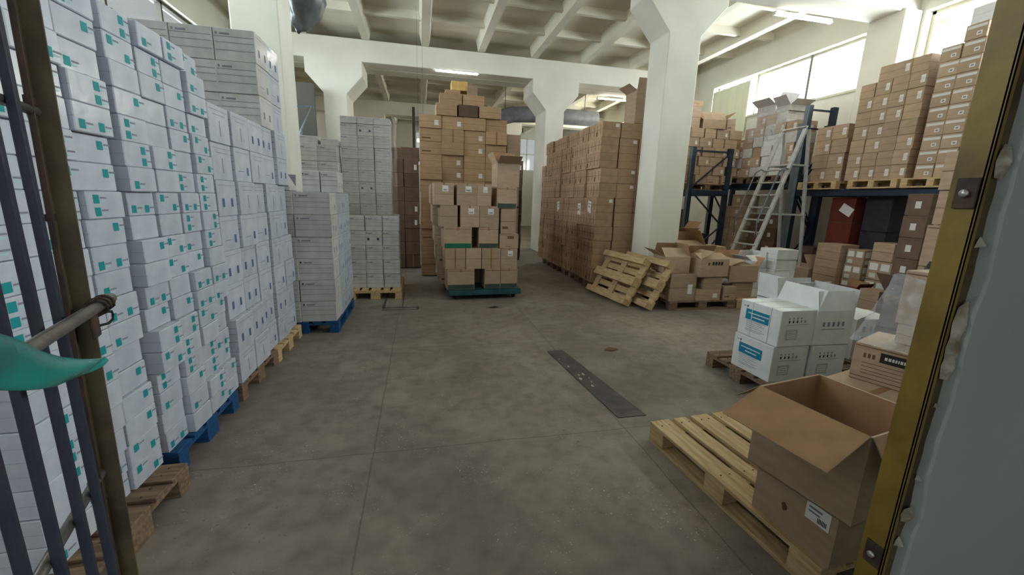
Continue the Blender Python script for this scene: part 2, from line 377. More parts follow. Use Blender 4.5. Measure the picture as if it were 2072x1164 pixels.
# the right-hand masonry keeps a ragged plaster edge along the steel jamb
rr = random.Random(3); N = 60; ed = [DX1+.004+rr.uniform(-.003, .005)+.004*math.sin(i*.9)+.003*math.sin(i*.37) for i in range(N+1)]
vs = []; fs = []
for i in range(N+1):
    z = DZ*i/N; vs += [(ed[i], DY0, z), (XW+.3, DY0, z), (ed[i]-.002, DY0+.006, z), (DX1-.002, DY0+.05, z)]
for i in range(N):
    a = i*4; c = a+4; fs += [(a, a+1, c+1, c), (a+2, a, c, c+2), (a+3, a+2, c+2, c+3)]
b.poly(vs, fs, 'front_wall'); b.box((DX1, DY0+.05, 0), (XW+.3, DY1, DZ), 'front_wall'); b.box((DX1, DY0, DZ), (XW+.3, DY1, ZS+.2), 'front_wall')
struct(b, 'wall_front')
b = MB(); rr = random.Random(5)
for i in range(0, 46, 4):
    z = .3+i*.045+rr.uniform(-.01, .01); s_ = rr.uniform(.004, .011)
    x = DX1-.006+rr.uniform(-.006, .008)
    b.poly([(x-s_, .599, z), (x, .590-s_*.4, z+s_*.5), (x+s_, .598, z+s_*1.2), (x, .599, z+s_*2.4), (x-.6*s_, .599, z+s_*1.5)], [(0, 1, 3), (0, 3, 4), (1, 2, 3), (0, 4, 1), (1, 4, 3)], 'plaster_raw')
for z, s_ in ((1.395, .05), (1.34, .045), (1.30, .03), (.93, .02), (1.72, .03)):
    x = DX1-.008
    pts = [(x-.012, .598, z-s_), (x+.004, .594, z-s_*1.1), (x+.014, .596, z), (x+.006, .594, z+s_), (x-.014, .597, z+s_*.7), (x-.018, .598, z)]
    b.poly([(x, .584, z)]+pts, [(0, i+1, (i+1) % 6+1) for i in range(6)], 'plaster_raw')
struct(b, 'trim_2')

b = MB(); b.box((2.2, -3.2, 0), (2.4, DY0, 3.2), 'front_wall'); struct(b, 'wall_light_block')  # unseen wall added to keep the bright sky off the doorway
b = MB(); b.box((-3.0, -2.2, 3.2), (2.4, DY0, 3.3), 'front_wall'); struct(b, 'ceiling')  # unseen roof added to cut sky light on the front wall
# steel door jamb on the right
J = empty('steel_door_jamb', (1.070, .60, 0), 0, 'mustard-painted steel angle jamb with welds along the ragged white wall edge', 'door frame')
b = MB(); b.box((0, 0, 0), (.006, .052, DZ), 'yellow'); b.box((0, 0, 0), (.016, .006, DZ), 'yellow', ch=.0015); b.build('steel_angle', J)
b = MB(); b.box((.018, .003, 0), (.044, .03, DZ), 'olive'); b.build('packing_strip', J, plabel='dull olive strip behind the mustard flange')
for z in (.80, 1.66):
    b = MB(); b.box((-.005, .004, z-.03), (-.0, .040, z+.03), 'rust', ch=.002); o = b.build('weld_plate', J)
    b = MB(); b.tube([(-.005, .022, z), (-.012, .022, z)], .0075, 'bolt', 12); b.build('bolt_head', o)
# the open barred gate leaf on the left
gx, gy = -.614, .888; gd = Vector((.31, -.951, 0)).normalized(); ang = math.atan2(gd.y, gd.x)
G = empty('barred_gate', (gx, gy, 0), ang, 'rusty barred steel gate leaf standing open at left with olive edge post', 'gate')
SH = Matrix(((1, 0, -.05, .096), (0, 1, 0, 0), (0, 0, 1, 0), (0, 0, 0, 1)))   # the sagging post leans off the plumb bars
b = MB(); b.box((-.014, -.016, .04), (-.009, .014, 2.2), 'olive', SH); b.box((-.014, -.016, .04), (.014, -.011, 2.2), 'olive', SH, ch=.001); b.box((.0145, -.013, .04), (.019, -.006, 2.2), 'rust', SH); b.build('edge_post', G)
for i, t in enumerate((.110, .183, .268, .350, .430)):
    b = MB(); b.box((t-.0062, -.0062, .05), (t+.0062, .0062, 2.18), 'bar', ch=.0015); b.build('bar', G)
for z in (.30, 1.074, 1.740, 2.16):
    b = MB(); b.tube([(-.01, -.014, z), (.25, -.014, z+.002), (.5, -.014, z)], .0085, 'rod', 8); b.build('cross_rail', G)
b = MB(); b.tube([(-.05, .024, 1.404), (0, .024, 1.404), (.25, .024, 1.409), (.5, .024, 1.412)], .010, 'rod', 12); o = b.build('sliding_bolt', G, plabel='thick round sliding bolt of worn grey steel')
b = MB()
for t in (-.012, .008, .026):
    b.tube([(t+.006*math.cos(a), (.024)+.014*math.sin(a), 1.404+.014*math.cos(a)) for a in [2*PI*j/12 for j in range(13)]], .003, 'rust', 6)
b.box((.006, .012, 1.345), (.036, .018, 1.395), 'rust', ch=.003); b.build('bolt_keeper', G)
b = MB(); b.tube([(.01, .016, 1.382), (-.015, .024, 1.384), (-.034, .026, 1.380), (-.040, .026, 1.372), (-.034, .026, 1.364), (-.015, .024, 1.361), (.01, .016, 1.364)], .0024, 'rubber', 8); b.build('wire_loop', G, plabel='black wire loop')
for z in (1.02, .9, 1.75, 1.56): b = MB(); b.box((-.0152, -.0175, z), (.0152, -.0100, z+.012), 'rust', SH); b.build('weld', G)
for i in range(2): pass
# teal bag hanging on the bolt
b = MB(); n = 14; mrows = 7; vs = []; fs = []; rr = random.Random(2)
for i in range(n+1):
    u = i/n
    for j in range(mrows+1):
        v = j/mrows; hgt = .062*(1-u**2.2)**.8+.002
        x = .075+.36*(1-u); z = 1.319+.165*(1-u)**1.1-v*hgt+.012*(1-u)*0+.004*math.sin(7*u+3*v)
        y = .036+.018*math.sin(PI*v)*(1-u*.6)+.006*math.sin(9*u+5*v)+rr.uniform(-.0015, .0015)
        vs.append((x, y, z))
for i in range(n):
    for j in range(mrows): a = i*(mrows+1)+j; fs.append((a, a+1, a+mrows+2, a+mrows+1))
b.poly(vs, fs, 'teal_film', True)
o = b.build('plastic_bag', loc=(gx, gy, 0), rot=(0, 0, ang), label='crumpled teal plastic bag hooked over the gate bars at left', cat='bag')
sm = o.modifiers.new('s', 'SOLIDIFY'); sm.thickness = .004; ss = o.modifiers.new('ss', 'SUBSURF'); ss.levels = 1; ss.render_levels = 1

# ---------------------------------------------------------------- cartons
def decal(mb, w_, d, h, side, u0, u1, v0, v1, k, e=.0012):
    # side rectangles in fractions of the face, u runs left to right as seen from outside
    if side == 'y-': P = lambda u, v: (-w_/2+u*w_, -d/2-e, v*h)
    elif side == 'y+': P = lambda u, v: (w_/2-u*w_, d/2+e, v*h)
    elif side == 'x+': P = lambda u, v: (w_/2+e, -d/2+u*d, v*h)
    elif side == 'x-': P = lambda u, v: (-w_/2-e, d/2-u*d, v*h)
    else: P = lambda u, v: (-w_/2+u*w_, -d/2+v*d, h+e)
    mb.face([P(u0, v0), P(u1, v0), P(u1, v1), P(u0, v1)], k)
_cache = {}
def carton_mesh(kind, w_, d, h, var=0):
    key = (kind, round(w_, 3), round(d, 3), round(h, 3), var)
    if key in _cache: return _cache[key]
    b = MB(); R = random.Random(hash((kind, var)) % 1000 if False else var*17+len(kind))
    body = {'teal': 'white_card', 'white': 'white_card', 'dull': 'white_dull', 'plainwhite': 'plain_white', 'blue': 'plain_white',
            'warm': 'kraft_warm', 'wall': 'kraft_wall', 'dark': 'kraft_dark_shade', 'red': 'kraft_red', 'black': 'black_board', 'dotdark': 'kraft_dark_shade', 'crate': 'crate'}.get(kind, 'kraft')
    b.box((-w_/2, -d/2, 0), (w_/2, d/2, h), body, ch=.004)
    D = lambda *a: decal(b, w_, d, h, *a)
    if kind == 'teal':
        mw, mh = .034/d, .038/h
        spots = [[(.12, .58), (.66, .14)], [(.14, .12)], [(.62, .55), (.62, .08)], [(.16, .56), (.16, .1)], [(.66, .5)], [], [(.1, .12), (.6, .12)]][var % 7]
        for u, v in spots:
            D('x+', u, u+mw, v, v+mh, 'teal')
            D('x+', u+mw*1.15, u+mw*2.3, v+mh*.55, v+mh*.75, 'ink'); D('x+', u+mw*1.15, u+mw*2.0, v+mh*.2, v+mh*.4, 'pale_teal')
        D('y-', .0, 1, .49, .50, 'grey_crease')
        if var % 3 == 0: D('y-', .30, .44, .2, .6, 'pale_teal')
    elif kind in ('white', 'dull'):
        dk = 'navy' if kind == 'white' else 'ink'
        if var % 3 == 0:
            D('x+', .20, .32, .26, .50, dk); D('x+', .66, .78, .26, .50, dk)
        elif var % 3 == 1:
            D('x+', .48, .52, .2, .6, 'ink')
            D('x+', .2, .8, .74, .755, 'ink')
        else:
            D('x+', .70, .82, .2, .44, dk); D('x+', .15, .5, .3, .32, 'ink')
        D('x+', .06, .94, .86, .872, 'grey_crease')
        for v in (.32, .56, .74): D('y-', .03, .97, v, v+.02, 'grey_crease')
        D('y-', .06, .11, .80, .88, 'ink_dark' if var % 2 else 'ink'); D('y-', .16, .40, .80, .86, 'ink')
        if var % 4 == 3: D('y-', .12, .24, .35, .52, 'navy_dark'); D('y-', .70, .82, .35, .52, 'navy_dark')
    elif kind == 'plainwhite':
        D('y-', .05, .95, .93, .945, 'grey_crease'); D('x-', .05, .95, .5, .51, 'grey_crease')
    elif kind == 'blue':
        # printed end panel, two rows of white words on a blue field
        D('x-', .16, .76, .48, .78, 'blue')
        for r_, (a0, a1) in enumerate(((.22, .70), (.34, .62))):
            v = .66-.10*r_; u = a0
            while u < a1: w2 = R.uniform(.018, .032); decal(b, w_, d, h, 'x-', u, u+w2, v, v+.036, 'label', .002); u += w2+.010
        D('x-', .08, .15, .84, .86, 'ink'); D('x-', .17, .20, .82, .88, 'ink_dark')
        for v, a1 in ((.45, .68), (.41, .60), (.36, .66), (.31, .55), (.26, .62), (.20, .68), (.16, .60)): D('x-', .20, a1, v, v+.012, 'ink')
        for j in range(5):
            D('y-', .22+.11*j, .26+.11*j, .66, .73, 'ink_dark' if j < 3 else 'ink')
            if j < 4: D('y-', .22+.11*j, .25+.11*j, .76, .81, 'ink')
        D('y-', .18, .82, .60, .61, 'ink'); D('y-', .18, .52, .18, .48, 'white_dull'); D('y-', .22, .48, .22, .44, 'ink')
        decal(b, w_, d, h, 'y-', .23, .47, .23, .43, 'plain_white', .002)
        for v in (.27, .33, .38): decal(b, w_, d, h, 'y-', .25, .45, v, v+.015, 'ink', .003)
    elif kind == 'wall':
        for j in range(2):
            u = .22+.5*j; D('x-', u, u+.06, .18, .8, 'ink_brown')
        D('x-', .0, 1, .49, .51, 'crease')
        if var % 5 == 0: D('x-', .12, .3, .1, .4, 'crease')
        if var % 3 == 0: D('y-', .72, .92, .68, .90, 'label')
        D('y-', 0, 1, .49, .5, 'crease')
    elif kind == 'strip':
        D('x-', .06, .96, .70, .88, 'label_grey'); D('x-', .55, .80, .22, .46, 'label'); decal(b, w_, d, h, 'x-', .60, .75, .28, .40, 'ink', .002)
        D('y-', .0, 1, .49, .5, 'crease')
    elif kind == 'tagged':
        if var % 3 != 2: D('x-', .66, .90, .26, .74, 'label'); decal(b, w_, d, h, 'x-', .69, .87, .34, .62, 'label_grey', .002)
        D('x-', 0, 1, .49, .505, 'crease'); D('y-', 0, 1, .49, .505, 'crease')
        if var % 2: D('y-', .6, .8, .3, .6, 'label')
    elif kind in ('diamond', 'dotdark'):
        for f_ in ('x-', 'y-'): D(f_, .38, .62, .34, .66, 'label_grey'); D(f_, .05, .95, .90, .915, 'crease')
    elif kind == 'twolabel':
        for f_ in ('x-', 'y-'):
            D(f_, .08, .44, .52, .9, 'label'); D(f_, .56, .92, .52, .9, 'label'); D(f_, .12, .4, .1, .35, 'label_grey')
    elif kind in ('green', 'darkgreen'):
        D('y-', .02, .98, .02, .24, 'green' if kind == 'green' else 'dark_green')
        D('y-', .04, .96, .90, .92, 'ink_brown'); D('y-', .46, .54, .86, 1, 'tape')
    elif kind == 'cartlabel':
        D('y-', .42, .72, .62, .88, 'label'); D('y-', .46, .66, .66, .72, 'ink'); D('y-', .46, .54, .9, 1, 'tape'); D('y-', .0, 1, .49, .5, 'crease')
    elif kind == 'banner':
        for v in (.92, .10): D('x-', .01, .99, v, v+.02, 'ink_brown')
        D('x-', .36, .95, .60, .86, 'ink_dark'); u = .42
        while u < .86: w2 = R.uniform(.016, .04); decal(b, w_, d, h, 'x-', u, u+w2, .69, .77, 'label_grey', .002); u += w2+.012
        for u in (.14, .2, .26): D('x-', u, u+.035, .64, .76, 'ink_brown')
        for v in (.5, .4, .3, .22): D('x-', .14, .8, v, v+.015, 'ink_brown')
    elif kind == 'logo':
        for f_ in ('x-', 'y-'):
            D(f_, .4, .75, .66, .86, 'ink_brown'); D(f_, .02, .98, .93, .95, 'ink_brown'); D(f_, .3, .6, .12, .16, 'ink_brown')
    elif kind not in ('crate', 'black'):
        D('y-', 0, 1, .49, .505, 'crease'); D('x-', 0, 1, .49, .505, 'crease')
        if var % 4 == 1: D('y-', .68, .86, .25, .62, 'label')
        if var % 4 == 2: D('y-', .46, .54, .0, 1, 'tape')
        if var % 4 == 3: D('y-', .1, .5, .2, .3, 'ink_brown')
    if kind not in ('blue', 'crate'):
        D('top', .0, 1, .46, .54, 'tape' if body.startswith('kraft') else 'label_grey')
    me = b.mesh('carton'); _cache[key] = me; return me
NM = {'teal': 'slim_white_carton', 'white': 'white_carton', 'dull': 'white_carton', 'plainwhite': 'white_carton', 'blue': 'white_carton', 'wall': 'tall_stack_carton', 'tagged': 'labelled_carton', 'strip': 'labelled_carton', 'diamond': 'labelled_carton', 'dotdark': 'labelled_carton', 'twolabel': 'labelled_carton', 'cartlabel': 'labelled_carton', 'dark': 'dark_carton', 'red': 'red_carton', 'black': 'black_carton', 'crate': 'crate'}
def carton(kind, x, y, z, w_, d, h, label, group, rz=0, var=0, jit=.006, rj=.8, rot=None):
    me = carton_mesh(kind, w_, d, h, var)
    o = bpy.data.objects.new(NM.get(kind, 'brown_carton'), me); C.objects.link(o)
    o.location = (x+rng.uniform(-jit, jit), y+rng.uniform(-jit, jit), z)
    o.rotation_euler = rot if rot else (0, 0, rz+math.radians(rng.uniform(-rj, rj)))
    assert 4 <= len(label.split()) <= 16, label
    return tag(o, label, 'box', group)
def side_stack(kind, noun, where, group, x_face, sgn, y0, y1, ncol, z0, h, nrow, depth, nvar=4, skip=None, jx=.012, order=1, gap=.006, stagger=0, hh=None, colword='column'):
    """one layer of cartons with their visible face on the plane x = x_face; sgn -1 when the face looks to -x"""
    off = {}
    for k in range(nrow):
        n = ncol + (stagger if (k//2) % 2 else 0); d = (y1-y0)/n
        for j in range(n):
            if skip and skip(j, k): continue
            if k % 2 == 0 or (j not in off): off[j] = rng.uniform(-jx, jx)*1.3
            yy = y0+d*(j+.5); xx = x_face - sgn*depth/2 + off[j]
            cw = COL[j] if order > 0 else COL[n-1-j]
            carton(kind, xx, yy, z0+k*h, depth, d-gap, h-.0015, f'{noun}, {ORD[k]} in {cw} {colword} of {where}', group, var=rng.randrange(nvar))
def front_stack(kind, noun, where, group, y_face, x0, x1, ncol, z0, h, nrow, depth, nvar=4, skip=None, gap=.006, kinds=None, jx=.012):
    for k in range(nrow):
        w_ = (x1-x0)/ncol
        for i in range(ncol):
            if skip and skip(i, k): continue
            kd = kinds(i, k) if kinds else kind
            carton(kd, x0+w_*(i+.5), y_face+depth/2+rng.uniform(-jx, jx)*.6, z0+k*h, w_-gap, depth, h-.003, f'{noun}, {ORD[k]} in {LFT[i]} column of {where}', group, var=(rng.randrange(nvar) if nvar != 4 else rng.choice((0, 1, 2, 0, 1, 2, 1, 3))))
def flap_mesh(L_, Wd, kin, kout, t=.004):
    b = MB(); b.box((-L_/2, 0, -t/2), (L_/2, Wd, t/2), kout); 
    e = t/2+.0006
    b.face([(-L_/2+.001, .001, e), (L_/2-.001, .001, e), (L_/2-.001, Wd-.001, e), (-L_/2+.001, Wd-.001, e)], kin)
    return b
def open_carton(x, y, z, w_, d, h, flaps, label, group, rz=0, kout='kraft', kin='inside', extra=None, rot=None, cat='box'):
    """flaps: side -> opening angle in degrees (0 closed flat, 90 upright, 180 folded out flat)"""
    E = empty('open_carton', (x, y, z), rz, label, cat, group, rot)
    t = .006; b = MB()
    b.box((-w_/2, -d/2, 0), (w_/2, d/2, t), kout)
    for a, c in (((-w_/2, -d/2, 0), (w_/2, -d/2+t, h)), ((-w_/2, d/2-t, 0), (w_/2, d/2, h)), ((-w_/2, -d/2+t, 0), (-w_/2+t, d/2-t, h)), ((w_/2-t, -d/2+t, 0), (w_/2, d/2-t, h))):
        b.box(a, c, kout)
    i_ = t+.0008
    b.face([(-w_/2+i_, -d/2+i_, t), (-w_/2+i_, -d/2+i_, h), (w_/2-i_, -d/2+i_, h), (w_/2-i_, -d/2+i_, t)], kin)
    b.face([(-w_/2+i_, d/2-i_, t), (w_/2-i_, d/2-i_, t), (w_/2-i_, d/2-i_, h), (-w_/2+i_, d/2-i_, h)], kin)
    b.face([(-w_/2+i_, -d/2+i_, t), (-w_/2+i_, d/2-i_, t), (-w_/2+i_, d/2-i_, h), (-w_/2+i_, -d/2+i_, h)], kin)
    b.face([(w_/2-i_, -d/2+i_, t), (w_/2-i_, -d/2+i_, h), (w_/2-i_, d/2-i_, h), (w_/2-i_, d/2-i_, t)], kin)
    if extra: extra(b, w_, d, h)
    b.build('body', E)
    for side, a in flaps.items():
        L_ = w_ if side[0] == 'y' else d; Wd = (d if side[0] == 'y' else w_)*.5
        if isinstance(a, tuple): a, Wd = a
        f = flap_mesh(L_-.006, Wd, kout, kin)   # local +y runs away from hinge; at 0 deg lies over the opening, top = outside
        f = MB(); tt = .004
        f.box((-L_/2+.003, 0, -tt), (L_/2-.003, Wd, 0), kout)
        f.face([(-L_/2+.004, .001, -tt-.0006), (-L_/2+.004, Wd-.001, -tt-.0006), (L_/2-.004, Wd-.001, -tt-.0006), (L_/2-.004, .001, -tt-.0006)], kin)
        base = {'y-': (0, (0, -d/2, h)), 'y+': (PI, (0, d/2, h)), 'x-': (-PI/2, (-w_/2, 0, h)), 'x+': (PI/2, (w_/2, 0, h))}[side]
        o = f.build('flap', E)
        o.rotation_euler = (Matrix.Rotation(base[0], 4, 'Z') @ Matrix.Rotation(math.radians(a), 4, 'X')).to_euler(); o.location = base[1]
    return E

# ---------------------------------------------------------------- pallets
def make_pallet(k, z=0):
    E = empty('pallet', (0, 0, 0))
    R = random.Random(len(k))
    for y, w_ in ((-.3275, .145), (-.165, .1), (0, .145), (.165, .1), (.3275, .145)):
        b = MB(); b.box((-.6, y-w_/2, .122), (.6, y+w_/2, .144), k, ch=.003)
        for x in (-.53, .0, .53):
            for dy in (-.03, .03): b.tube([(x+R.uniform(-.01, .01), y+dy, .144), (x, y+dy, .1448)], .005, 'nail', 6)
        b.build('deck_board', E)
    for x in (-.5275, 0, .5275):
        b = MB(); b.box((x-.0725, -.4, .1), (x+.0725, .4, .122), k, ch=.002); b.build('cross_board', E)
        for y, w_ in ((-.35, .1), (0, .145), (.35, .1)):
            b = MB(); b.box((x-.0725, y-w_/2, .022), (x+.0725, y+w_/2, .1), k, ch=.003); b.build('block', E)
    for y, w_ in ((-.35, .1), (0, .145), (.35, .1)):
        b = MB(); b.box((-.6, y-w_/2, 0), (.6, y+w_/2, .022), k, ch=.002); b.build('bottom_board', E)
    return E
_pal = {}
def pallet(k, x, y, rz, label, group=None, z=0, rot=None):
    if k not in _pal: _pal[k] = E = make_pallet(k); 
    else: E = copy_tree(_pal[k])
    E.location = (x, y, z); E.rotation_euler = rot if rot else (0, 0, rz)
    return tag(E, label, 'pallet', group)
PZ = .144
GP = 'pallets under the white carton stacks'
pallet('wood_old', -1.88, 1.93, 0, 'weathered brown pallet nearest the gate, under the teal-marked cartons', GP)
pallet('wood_blue', -1.98, 2.84, 0, 'blue painted pallet under the second teal-marked white stack', GP)
pallet('wood_old', -1.98, 3.72, 0, 'weathered grey-brown pallet under the near half of the large white carton stack', GP)
pallet('wood', -1.96, 4.50, 0, 'pale wooden pallet with paper tag under the far end of large white stack', GP)
pallet('wood_blue', -1.375, 5.58, PI/2, 'blue pallet under the free-standing six-high white carton stack', GP)
pallet('wood', -.72, 7.22, PI/2, 'light wooden pallet under the far low white carton stack', GP)

# stack 1 : slim teal-marked cartons nearest the gate
GT = 'slim teal-marked cartons beside the gate'; h1 = .1215
side_stack('teal', 'slim teal-marked white carton', 'stack beside gate', GT, -1.40, 1, 1.65, 2.36, 3, PZ, h1, 21, .38, nvar=7, gap=.014, jx=.016)
front_stack('teal', 'slim white carton', 'gate-side stack end face', GT, 1.65, -2.19, -1.80, 1, PZ, h1, 16, .38, nvar=7)
side_stack('teal', 'slim teal-marked white carton', 'second stack', GT, -1.40, 1, 2.43, 3.30, 4, PZ, h1, 19, .38, nvar=7, gap=.014, jx=.016)
# stack 3 : large white cartons
GW = 'large white cartons in the left row'; h2 = .2585
side_stack('white', 'large white carton', 'left row', GW, -1.40, 1, 3.335, 4.93, 5, PZ, h2, 8, .37, nvar=3, gap=.016, jx=.018)
front_stack('dull', 'plain white carton', 'lower part of raised block', 'large white cartons raised behind', 4.37, -2.70, -1.80, 2, PZ, .41, 5, .5)
def upper():
    for k in range(3):
        z = PZ+h2*8+k*.262
        for i in range(4):
            if i == 3 and k == 2 and False: continue
            carton('dull', -2.72+.33*(i+.5)+.005, 4.36+.16, z, .325, .31, .259, f'grey-white carton, {ORD[k]} in {LFT[i]} column of raised block facing gate', 'large white cartons raised behind', var=rng.randrange(4))
    for k in range(3):
        z = PZ+h2*8+k*.262
        for j in range(1, 2):
            carton('white', -1.585, 4.52+.315*j, z, .36, .31, .259, f'large white carton, {ORD[k]} in {COL[j]} column of raised block aisle side', 'large white cartons raised behind', var=rng.randrange(3))
upper()
# stack on the blue pallet
GB = 'white cartons on the free-standing blue pallet'
front_stack('dull', 'grey-white carton', 'blue pallet stack front', GB, 4.99, -1.76, -.98, 2, PZ, .249, 6, .31)
for k in range(6):
    for j in range(1, 4):
        if False: continue
        carton('white', -1.17, 4.99+.155+.312*j, PZ+.249*k, .37, .306, .246, f'white carton, {ORD[k]} in {COL[j]} side column of blue pallet stack', GB, var=rng.randrange(3))
zt = PZ+.249*6
for i, x in enumerate((-1.265, -1.06)):
    carton('dull', x, 5.56, zt, .195, .31, .246, f'{"left" if i == 0 else "right"} white carton lying on top of the blue pallet stack', GB, var=1+i)
open_carton(-1.55, 5.15, zt, .30, .28, .05, {'x-': 120, 'x+': 60, 'y+': 100}, 'torn open white carton with raised flaps on blue pallet stack', GB, kout='white_dull', kin='ink')
# far low stack and the tall ones
GF = 'white cartons on the far low pallet stack'
front_stack('dull', 'white carton', 'far low stack', GF, 6.83, -1.12, -.34, 3, PZ, .232, 5, .35)
carton('dull', -.72, 7.5, PZ, .7, .6, 1.15, 'bulk white carton standing behind the far low stack', GF)
GH = 'white cartons in the tall wrapped tower'
front_stack('dull', 'white carton', 'tall wrapped tower', GH, 7.22, -1.22, -.46, 3, 1.30, .178, 8, .34)
for i in range(3): carton('dull', -1.09+.253*i, 7.20+.17, 1.30+.178*8, .247, .33, .10, f'{("left","middle","right")[i]} flat white carton topping the tall wrapped tower', GH)
GL = 'white cartons between pillar and tall tower'
front_stack('dull', 'white carton', 'stack behind left pillar', GL, 7.02, -1.83, -1.24, 2, PZ, .246, 9, .34, nvar=4)
carton('dull', -1.66, 7.2, PZ+.246*9, .28, .3, .12, 'small white carton lying on top of the stack behind left pillar', GL)
carton('dull', -1.36, 7.2, PZ+.246*9, .24, .3, .09, 'flat white carton lying right on the stack behind left pillar', GL)
pallet('wood_old', -1.55, 7.42, PI/2, 'dull pallet under the white stack behind the left pillar', GP)
# clear wrap round the tall tower
b = MB(); x0, x1, y0, y1, z0, z1 = -1.235, -.40, 7.20, 7.58, 1.31, 2.80; n = 10
for i in range(n):
    za, zb = z0+(z1-z0)*i/n, z0+(z1-z0)*(i+1)/n
    oa, ob = .012*math.sin(i*2.1), .012*math.sin((i+1)*2.1)
    b.poly([(x1+oa, y0-.02, za), (x1+oa+.02, y1, za), (x1+ob+.02, y1, zb), (x1+ob, y0-.02, zb)], [(0, 1, 2, 3)], 'wrap_strong', True)
    b.poly([(x0, y0-.03, za), (x1+oa, y0-.02, za), (x1+ob, y0-.02, zb), (x0, y0-.03, zb)], [(0, 1, 2, 3)], 'wrap', True)
b.build('stretch_wrap', label='clear stretch wrap hanging round the tall white carton tower', cat='plastic wrap')

# ---------------------------------------------------------------- platform cart with its load
K = empty('platform_cart', (.98, 7.35, 0), .05, 'low green steel platform cart loaded with brown cartons', 'cart')
b = MB(); b.box((-.6, -.9, .13), (.6, .9, .165), 'green_steel', ch=.004); b.box((-.6, -.91, .08), (.6, -.87, .165), 'green_steel', ch=.003); b.build('deck', K)
b = MB()
for x in (-.58, .58): b.box((x-.02, -.88, .09), (x+.02, .88, .14), 'green_steel')
b.build('side_rail', K)
for x in (-.5, .5):
    for y in (-.78, .78):
        b = MB(); b.tube([(x-.02, y, .045), (x+.02, y, .045)], .045, 'rubber', 16); o = b.build('wheel', K)
        b = MB(); b.box((x-.03, y-.02, .04), (x-.024, y+.02, .13), 'green_steel'); b.box((x+.024, y-.02, .04), (x+.03, y+.02, .13), 'green_steel'); b.build('fork', o)
GC = 'brown cartons on the green platform cart'
def cart(x0, x1, z, h, kind, lab, d=.42, yf=6.50, var=0):
    xm = (x0+x1)/2; return carton(kind, xm, yf+d/2+.05*(xm-.98), z, x1-x0, d, h, lab, GC, rz=.05, var=var, jit=.004)
Z = .167; hc = .335
cart(.39, .83, Z, hc, 'darkgreen', 'green-banded brown carton at bottom left of the platform cart')
cart(1.0, 1.26, Z, hc, 'darkgreen', 'green-banded brown carton at bottom middle, right of dark gap, on cart')
cart(1.268, 1.56, Z, hc, 'darkgreen', 'green-banded brown carton at bottom right corner of the platform cart')
cart(.36, .68, Z+hc, hc, 'kraft', 'plain brown carton at left of second tier on cart', var=2)
cart(.69, .94, Z+hc, hc, 'kraft', 'narrow plain brown carton in second tier on the platform cart', var=0)
cart(.95, 1.26, Z+hc, hc, 'kraft', 'taped brown carton right of the narrow one in cart second tier', var=2)
cart(1.268, 1.55, Z+hc, hc, 'cartlabel', 'white-labelled brown carton at right end of cart second tier')
cart(.34, .78, Z+2*hc, hc, 'green', 'brown carton with bright green band, left in cart third tier')
cart(.90, 1.22, Z+2*hc, hc, 'darkgreen', 'brown carton with dull green band in middle of cart third tier')
cart(1.245, 1.56, Z+2*hc, .235, 'logo', 'small brown carton with a printed word on right of cart third tier')
cart(.29, .56, Z+3*hc, hc, 'kraft', 'brown carton at left of cart fourth tier', var=0)
cart(.60, .90, Z+3*hc, hc, 'cartlabel', 'second labelled brown carton from left in cart fourth tier')
cart(.905, 1.22, Z+3*hc, hc, 'cartlabel', 'third labelled brown carton from left in cart fourth tier')
cart(1.25, 1.49, Z+2*hc+.238, .395, 'kraft', 'plain brown carton at right end of cart fourth tier', var=3)
cart(.20, .50, Z+4*hc, hc, 'cartlabel', 'labelled brown carton at left of cart top tier')
cart(.54, .86, Z+4*hc, hc, 'cartlabel', 'labelled brown carton in the middle of cart top tier')
cart(.865, 1.09, Z+4*hc, hc, 'cartlabel', 'narrow labelled brown carton right of middle in cart top tier')
cart(1.18, 1.50, Z+4*hc-.03, hc, 'darkgreen', 'green-banded brown carton at right of cart top tier, under open one')
open_carton(1.36, 6.73, Z+5*hc-.03, .36, .40, .36, {'y-': 150, 'x-': 118, 'x+': 60, 'y+': 90}, 'tall open brown carton with pale front flap on top of cart', GC, rz=.05)
for k in range(5):
    for j in range(1, 4):
        carton('kraft', .45-.03*k+.05, 6.72+.44*j, Z+hc*k, .42, .42, hc-.003, f'brown carton, {ORD[k]} in {COL[j]} column of the cart left side', GC, var=rng.randrange(4))
carton('kraft', 1.2, 7.6, Z, .84, 1.2, 1.6, 'bulk brown carton filling the back of the platform cart', GC)

# ---------------------------------------------------------------- brown pile behind the cart
GQ = 'warm brown cartons in the big pile beyond the cart'
hq = .243
def pileskip(i, k): return False
front_stack('warm', 'brown carton', 'big pile beyond cart', GQ, 8.55, -.0, 1.74, 4, .02, hq, 13, .45, skip=lambda i, k: (k < 6 and i > 1), jx=.05)
carton('warm', 1.3, 9.2, .02, .85, .6, 1.45, 'bulk brown carton low inside the big pile beyond the cart', GQ)
zq = .02+hq*13
for x, z, w_, h, lab, kd in ((.52, 0, .40, .22, 'left', 'warm'), (.95, 0, .38, .22, 'middle', 'dark'), (1.38, 0, .44, .22, 'right', 'warm')):
    carton(kd, x, 8.72, zq+z, w_, .42, h, f'brown carton at {lab} of first stepped tier crowning the big pile', GQ, rj=3)
for x, w_, lab, kd in ((.62, .44, 'left', 'warm'), (1.07, .42, 'right', 'warm')):
    carton(kd, x, 8.85, zq+.223, w_, .42, .21, f'brown carton at {lab} of second stepped tier crowning the big pile', GQ, rj=3)
carton('warm', .66, 8.9, zq+.436, .3, .3, .09, 'flat brown carton just below the yellow crate atop the pile', GQ)
carton('crate', .80, 8.9, zq+.529, .32, .28, .17, 'pale yellow crate at the very top of the big brown pile', 'small things on the big brown pile')
carton('kraft', 1.05, 8.9, zq+.436, .2, .3, .18, 'small dim carton beside the yellow crate on the pile top', GQ)
